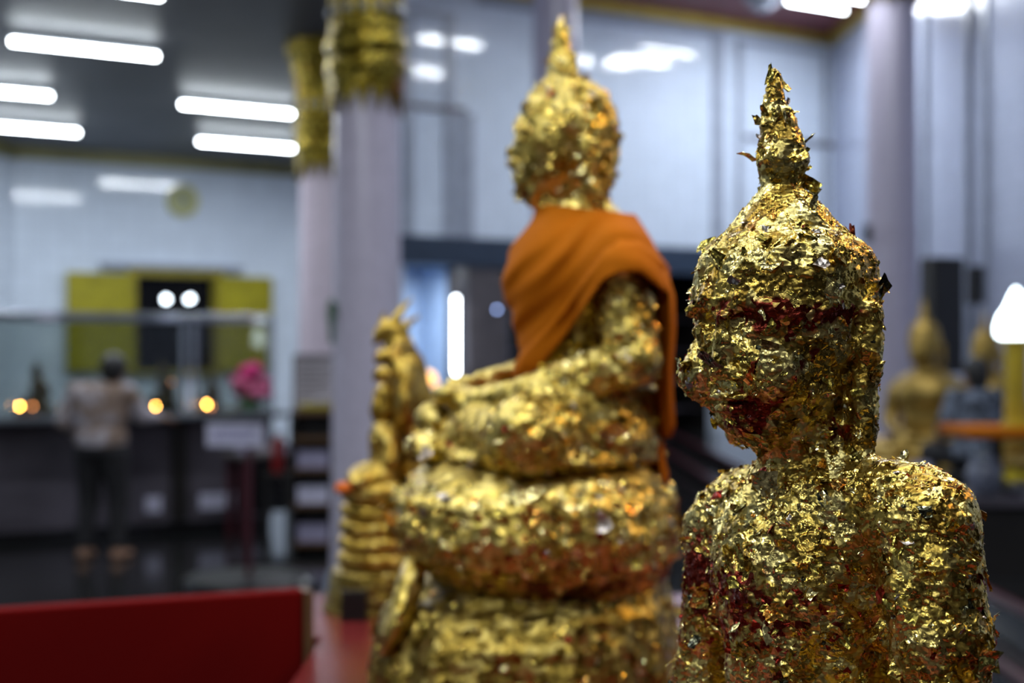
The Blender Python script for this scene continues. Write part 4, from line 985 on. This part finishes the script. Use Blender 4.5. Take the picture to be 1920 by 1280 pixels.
# ------------------------------------------------------------------ people
def body_obj(name, prims, lo, hi, cell, mat, root, clip=None):
    def fn(P):
        d = sdf(prims, P)
        return np.maximum(d, clip(P)) if clip else d
    V, Q = surface(fn, lo, hi, cell); return link_mesh(name, V, Q, mat, root)
def grow(prims, g):
    out = []
    for p in prims:
        out.append(('e', p[1], p[2]+g, p[3], p[4], p[5]) if p[0] == 'e' else ('c', p[1], p[2], p[3]+g, p[4]+g, p[5]))
    return out
def fingers(w, dr, up, k=.004, r=.009):
    """five fingers from a wrist point, along dr, curling down"""
    w = np.array(w, float); dr = np.array(dr, float); dr /= np.linalg.norm(dr); sd = np.cross(dr, np.array(up, float)); sd /= np.linalg.norm(sd); dn = -np.array(up, float)
    out = [E(w+dr*.045, (.032, .032, .020), .015)]
    for i, ln in enumerate((.062, .072, .068, .052)):
        b = w+dr*.075+sd*(i-1.5)*.021; m = b+dr*ln*.55+dn*.006; e = m+dr*ln*.45+dn*.022
        out += [Cn(b-dr*.02, m, r, r*.92, k), Cn(m, e, r*.92, r*.75, k)]
    b = w+dr*.03-sd*.030; m = b+dr*.03-sd*.024; out += [Cn(b, m, r*1.15, r, k), Cn(m, m+dr*.028-sd*.004+dn*.01, r, r*.85, k)]
    return out
def standing_person():
    D = 11.0; p = pt(190, 0, D)
    t = thing('person', 'person seen from behind in white brown-printed shirt and black trousers, reaching to the counter', 'person', (p.x, p.y, 0), -.12); t.scale = (1.10, 1.05, .955)
    A = lambda *x: np.array(x, float)
    torso = [E(A(0,0,1.20), (.175,.115,.20), .05), E(A(0,-.01,1.33), (.19,.10,.10), .05), E(A(0,0,.98), (.16,.12,.14), .05)]
    arms = [Cn(A(-.17,0,1.37), A(-.27,.02,1.11), .058, .047, .03), Cn(A(-.27,.02,1.11), A(-.22,.22,.98), .045, .034, .02),
            Cn(A(.17,0,1.37), A(.26,.12,1.16), .058, .047, .03), Cn(A(.26,.12,1.16), A(.30,.33,1.13), .045, .032, .02)]
    legs = [E(A(0,0,.90), (.155,.12,.12), .04), Cn(A(-.09,0,.86), A(-.10,.03,.48), .088, .058, .03), Cn(A(-.10,.03,.48), A(-.12,-.03,.09), .056, .038, .02),
            Cn(A(.09,0,.86), A(.11,.03,.48), .088, .058, .03), Cn(A(.11,.03,.48), A(.12,-.01,.09), .056, .038, .02)]
    feet = [Cn(A(-.12,-.05,.04), A(-.13,.15,.028), .042, .030, .02), Cn(A(.12,-.03,.04), A(.14,.17,.028), .042, .030, .02)]
    head = [E(A(.02,.02,1.54), (.076,.092,.105), .02), E(A(.02,.055,1.49), (.055,.06,.06), .02), Cn(A(.02,.01,1.47), A(.01,0,1.36), .052, .058, .03), Cn(A(.02,.105,1.54), A(.02,.12,1.515), .009, .013, .012),
            E(A(-.058,.02,1.53), (.012,.02,.03), .008), E(A(.098,.02,1.53), (.012,.02,.03), .008), E(A(.02,.108,1.485), (.028,.008,.006), .006), E(A(-.012,.1,1.55), (.014,.008,.007), .006), E(A(.052,.1,1.55), (.014,.008,.007), .006)]
    head = [(p_[0], p_[1]+A(.07,0,0), p_[2]+A(.07,0,0), *p_[3:]) if p_[0] == 'c' else (p_[0], p_[1]+A(.07,0,0), *p_[2:]) for p_ in head]
    hands = fingers((.305,.34,1.13), (.5,.85,-.15), (0,0,1))+fingers((-.22,.225,.98), (.35,.9,-.1), (0,0,1))
    body_obj('body', torso+arms+legs+feet+head+hands, (-.4,-.25,-.02), (.56,.50,1.68), .0085, M['skin'], t)
    body_obj('shirt', grow(torso, .028)+grow(arms, .020), (-.4,-.3,.8), (.56,.45,1.50), .012, M['shirt'], t, clip=lambda P: np.maximum(np.maximum(.87-P[:,2]+.015*np.sin(P[:,0]*30), P[:,2]-1.43), np.maximum(P[:,1]-.27, .0-1)))
    body_obj('trousers', grow(legs, .018), (-.35,-.25,.05), (.35,.25,1.0), .012, M['pants'], t, clip=lambda P: .10-P[:,2])
    body_obj('hair', [E(A(.09,.0,1.565), (.092,.108,.108), .02), E(A(.09,-.03,1.50), (.082,.07,.07), .03)], (-.05,-.16,1.4), (.23,.16,1.7), .01, M['hair'], t, clip=lambda P: np.minimum(P[:,1]-.075, 1.60-P[:,2]).clip(-9, 9)*np.where(P[:,1] > .0, 1, -1).clip(0, 1)-.001)
    for s in (-1, 1):
        m = MB().box(s*.13-.05, s*.13+.05, -.09, .19, 0, .016) if s < 0 else MB().box(.08, .18, -.07, .21, 0, .016)
        sd = m.build('sandal', M['black'], t, bevel=.01)
standing_person()
def seated_person():
    D = 10.6; p = pt(1830, 0, D)
    t = thing('person', 'dark-haired person in a blue-grey patterned shirt sitting behind the orange-edged altar table', 'person', (p.x, p.y, .30), .3)
    A = lambda *x: np.array(x, float)
    torso = [E(A(0,0,.80), (.165,.11,.20), .05), E(A(0,0,.95), (.18,.09,.09), .05), E(A(0,0,.56), (.17,.13,.12), .05)]
    arms = [Cn(A(-.17,0,.97), A(-.24,.05,.72), .055, .045, .03), Cn(A(-.24,.05,.72), A(-.12,.27,.64), .043, .032, .02), Cn(A(.17,0,.97), A(.24,.05,.72), .055, .045, .03), Cn(A(.24,.05,.72), A(.12,.27,.64), .043, .032, .02)]
    legs = [Cn(A(-.09,0,.54), A(-.13,.40,.53), .085, .06, .03), Cn(A(-.13,.40,.53), A(-.13,.38,.09), .058, .04, .02), Cn(A(.09,0,.54), A(.13,.40,.53), .085, .06, .03), Cn(A(.13,.40,.53), A(.13,.38,.09), .058, .04, .02)]
    feet = [Cn(A(-.13,.37,.04), A(-.14,.55,.03), .04, .03, .02), Cn(A(.13,.37,.04), A(.14,.55,.03), .04, .03, .02)]
    head = [E(A(0,.02,1.14), (.074,.09,.105), .02), E(A(0,.05,1.09), (.055,.06,.06), .02), Cn(A(0,0,1.08), A(0,0,.98), .05, .056, .03), Cn(A(0,.105,1.14), A(0,.12,1.115), .009, .013, .012), E(A(-.077,.02,1.13), (.012,.02,.03), .008), E(A(.077,.02,1.13), (.012,.02,.03), .008)]
    hands = fingers((-.12,.275,.64), (.4,.9,-.1), (0,0,1))+fingers((.12,.275,.64), (-.4,.9,-.1), (0,0,1))
    body_obj('body', torso+arms+legs+feet+head+hands, (-.32,-.2,-.02), (.32,.66,1.3), .009, M['skin'], t)
    body_obj('shirt', grow(torso, .028)+grow(arms[:1]+arms[2:3], .022), (-.32,-.2,.4), (.32,.2,1.1), .013, M['shirt_grey'], t, clip=lambda P: np.maximum(.50-P[:,2], P[:,2]-1.03))
    body_obj('trousers', grow(legs, .018), (-.3,-.2,.05), (.3,.6,.72), .013, M['pants'], t, clip=lambda P: .12-P[:,2])
    body_obj('hair', [E(A(0,-.005,1.165), (.09,.10,.105), .02), E(A(0,-.035,1.09), (.08,.065,.08), .03)], (-.12,-.16,.98), (.12,.14,1.3), .01, M['hair'], t)
    s = thing('stool', 'plain dark stool under the seated person in grey', 'stool', (p.x, p.y, .30), .3)
    MB().box(-.18, .18, -.16, .16, .38, .42).build('seat', M['blackwood'], s)
    for x in (-.16, .12):
        for y in (-.14, .10): MB().box(x, x+.04, y, y+.04, 0, .38).build('leg', M['blackwood'], s)
seated_person()

# ------------------------------------------------------------------ altar table, lamp and speakers on the right side
def altar():
    D = 8.5; x0 = (1800-960)/F*D; z = EYE-(800-HOR)/F*D; z2 = EYE-(925-HOR)/F*D
    t = thing('altar_table', 'two-tiered dark altar table edged with an orange cloth', 'table', (x0, D, .30), 0)
    MB().box(0, 1.5, -.2, .4, z-.30-.07, z-.30-.02).build('table_top', M['blackwood'], t)
    MB().box(-.01, 1.51, -.21, .41, z-.30-.055, z-.30).build('table_cloth_edge', M['orange'], t, bevel=.01)
    MB().box(-.1, 1.5, -.25, .4, z2-.30-.05, z2-.30).build('lower_shelf', M['greypanel'], t)
    MB().box(-.08, 1.48, -.2, .38, 0, z2-.35).build('cabinet_body', M['blackwood'], t)
    for x in (.3, 1.3): MB().box(x, x+.06, .3, .36, z2-.30, z-.37).build('leg', M['blackwood'], t)
    xp = (1905-960)/F*D
    c = thing('votive_pillar', 'thick yellow post standing on the orange-edged altar table', 'candle', (xp, D, z))
    h = EYE+(HOR-640)/F*D-z
    MB().lathe([(.085, 0), (.085, .03), (.068, .04), (.066, h-.03), (.075, h-.02), (.075, h)], 32).build('post_body', M['ycandle'], c, True)
    MB().lathe([(.02, h-.002), (.06, h), (.06, h+.006), (.02, h+.008)], 24).build('socket', M['steel'], c, True)
    zz = z+h+.008
    g = thing('lotus_lamp', 'glowing white flame-shaped lamp on top of the thick yellow post', 'lamp', (xp, D, zz))
    H = .30
    MB().lathe([(.07, 0), (.115, .03), (.118, .08), (.10, .14), (.06, .20), (.035, .26), (.008, .31)], 36, fn=lambda r, zq, th: (r*(1+.04*math.cos(8*th)), zq)).build('glass_shade', M['bulb'], g, True)
    MB().lathe([(.05, -.004), (.09, 0), (.09, .012), (.05, .016)], 24).build('lamp_collar', M['goldtrim'], g, True)
    R = random.Random(2)
    v = thing('flower_bowl', 'bowl of yellow flowers on the lower tier of the altar table', 'flowers', ((1888-960)/F*D, D-.1, z2))
    MB().lathe([(.05, 0), (.09, .03), (.11, .06), (.10, .062)], 24).build('bowl', M['steel'], v, True)
    for k in range(9):
        a = k*2.4; r = .03*math.sqrt(k); MB().lathe([(.005, -.03), (.035, 0), (.028, .02), (.005, .035)], 14, fn=lambda r_, zq, th: (r_*(1+.15*math.cos(6*th)), zq)).build('blossom', M['yflower'], v, True, loc=(r*math.cos(a), r*math.sin(a), .09+.01*(9-k)/3))
    v = thing('offering_jar', 'blue-grey lidded jar on the lower tier of the altar table', 'jar', ((1838-960)/F*D, D-.08, z2))
    MB().lathe([(.06, 0), (.10, .05), (.11, .13), (.08, .20), (.05, .22)], 28).build('jar_body', simple('blue_grey_glaze', (.10,.11,.15,1), .3, noise=20, amount=.6), v, True)
    MB().lathe([(.055, .22), (.05, .25), (.02, .27), (.015, .29)], 20).build('lid', M['steel'], v, True)
altar()
q = pt(1800, 0, 11.6); zl = EYE-(855-HOR)/F*11.6
t = thing('offering_table', 'low dark table at the foot of the dim golden statue by the grey column', 'table', (2.95, 10.5, .30), 0)
MB().box(-.25, .15, -.15, .15, .34, .38).build('table_top', M['blackwood'], t)
for x in (-.24, .10): MB().box(x, x+.05, -.12, .12, 0, .34).build('leg', M['blackwood'], t)
b = thing('offering_box', 'small lilac box on the low dark table before the golden statue', 'box', (3.02, 10.5, .68))
MB().box(-.06, .06, -.05, .05, 0, .09).build('box_body', M['sign'], b, bevel=.004); MB().box(-.064, .064, -.054, .054, .09, .105).build('lid', M['box'], b, bevel=.003)
def wall_speaker(px0, px1, py0, py1, D, label, dep, rz):
    p = pt((px0+px1)/2, (py0+py1)/2, D); w_ = (px1-px0)/F*D; h = (py1-py0)/F*D
    t = thing('loudspeaker', label, 'speaker', tuple(p), rz)
    MB().box(-w_/2, w_/2, 0, dep, -h/2, h/2).build('speaker_cabinet', M['blackwood'], t, bevel=.01)
    MB().box(-w_/2+.02, w_/2-.02, -.012, 0, -h/2+.02, h/2-.02).build('grille', M['black'], t, bevel=.004)
    MB().tube([(0, dep*.5, -h/2), (0, dep*.5, .305-p.z)], .025, 10).build('stand_pole', M['black'], t, True); MB().lathe([(.2, .30-p.z), (.2, .32-p.z), (.04, .34-p.z)], 24, cy=dep*.5).build('stand_base', M['black'], t, True)
wall_speaker(1745, 1814, 482, 700, 13.2, 'tall black loudspeaker raised above the dim golden statue', .22, .35)
wall_speaker(1822, 1848, 498, 570, 15.6, 'small black loudspeaker next to the tall black one', .14, .2)
p = pt(1626, 438, 17.9)
t = thing('wall_sensor', 'small dark fitting on the tall grey column level with the crown of the leaf-covered head', 'fitting', tuple(p), 0)
MB().box(-.05, .05, -.05, .05, -.12, .12).build('housing', M['frame'], t, bevel=.01); MB().box(-.03, .03, -.07, -.05, -.05, .05).build('front_cover', M['black'], t)
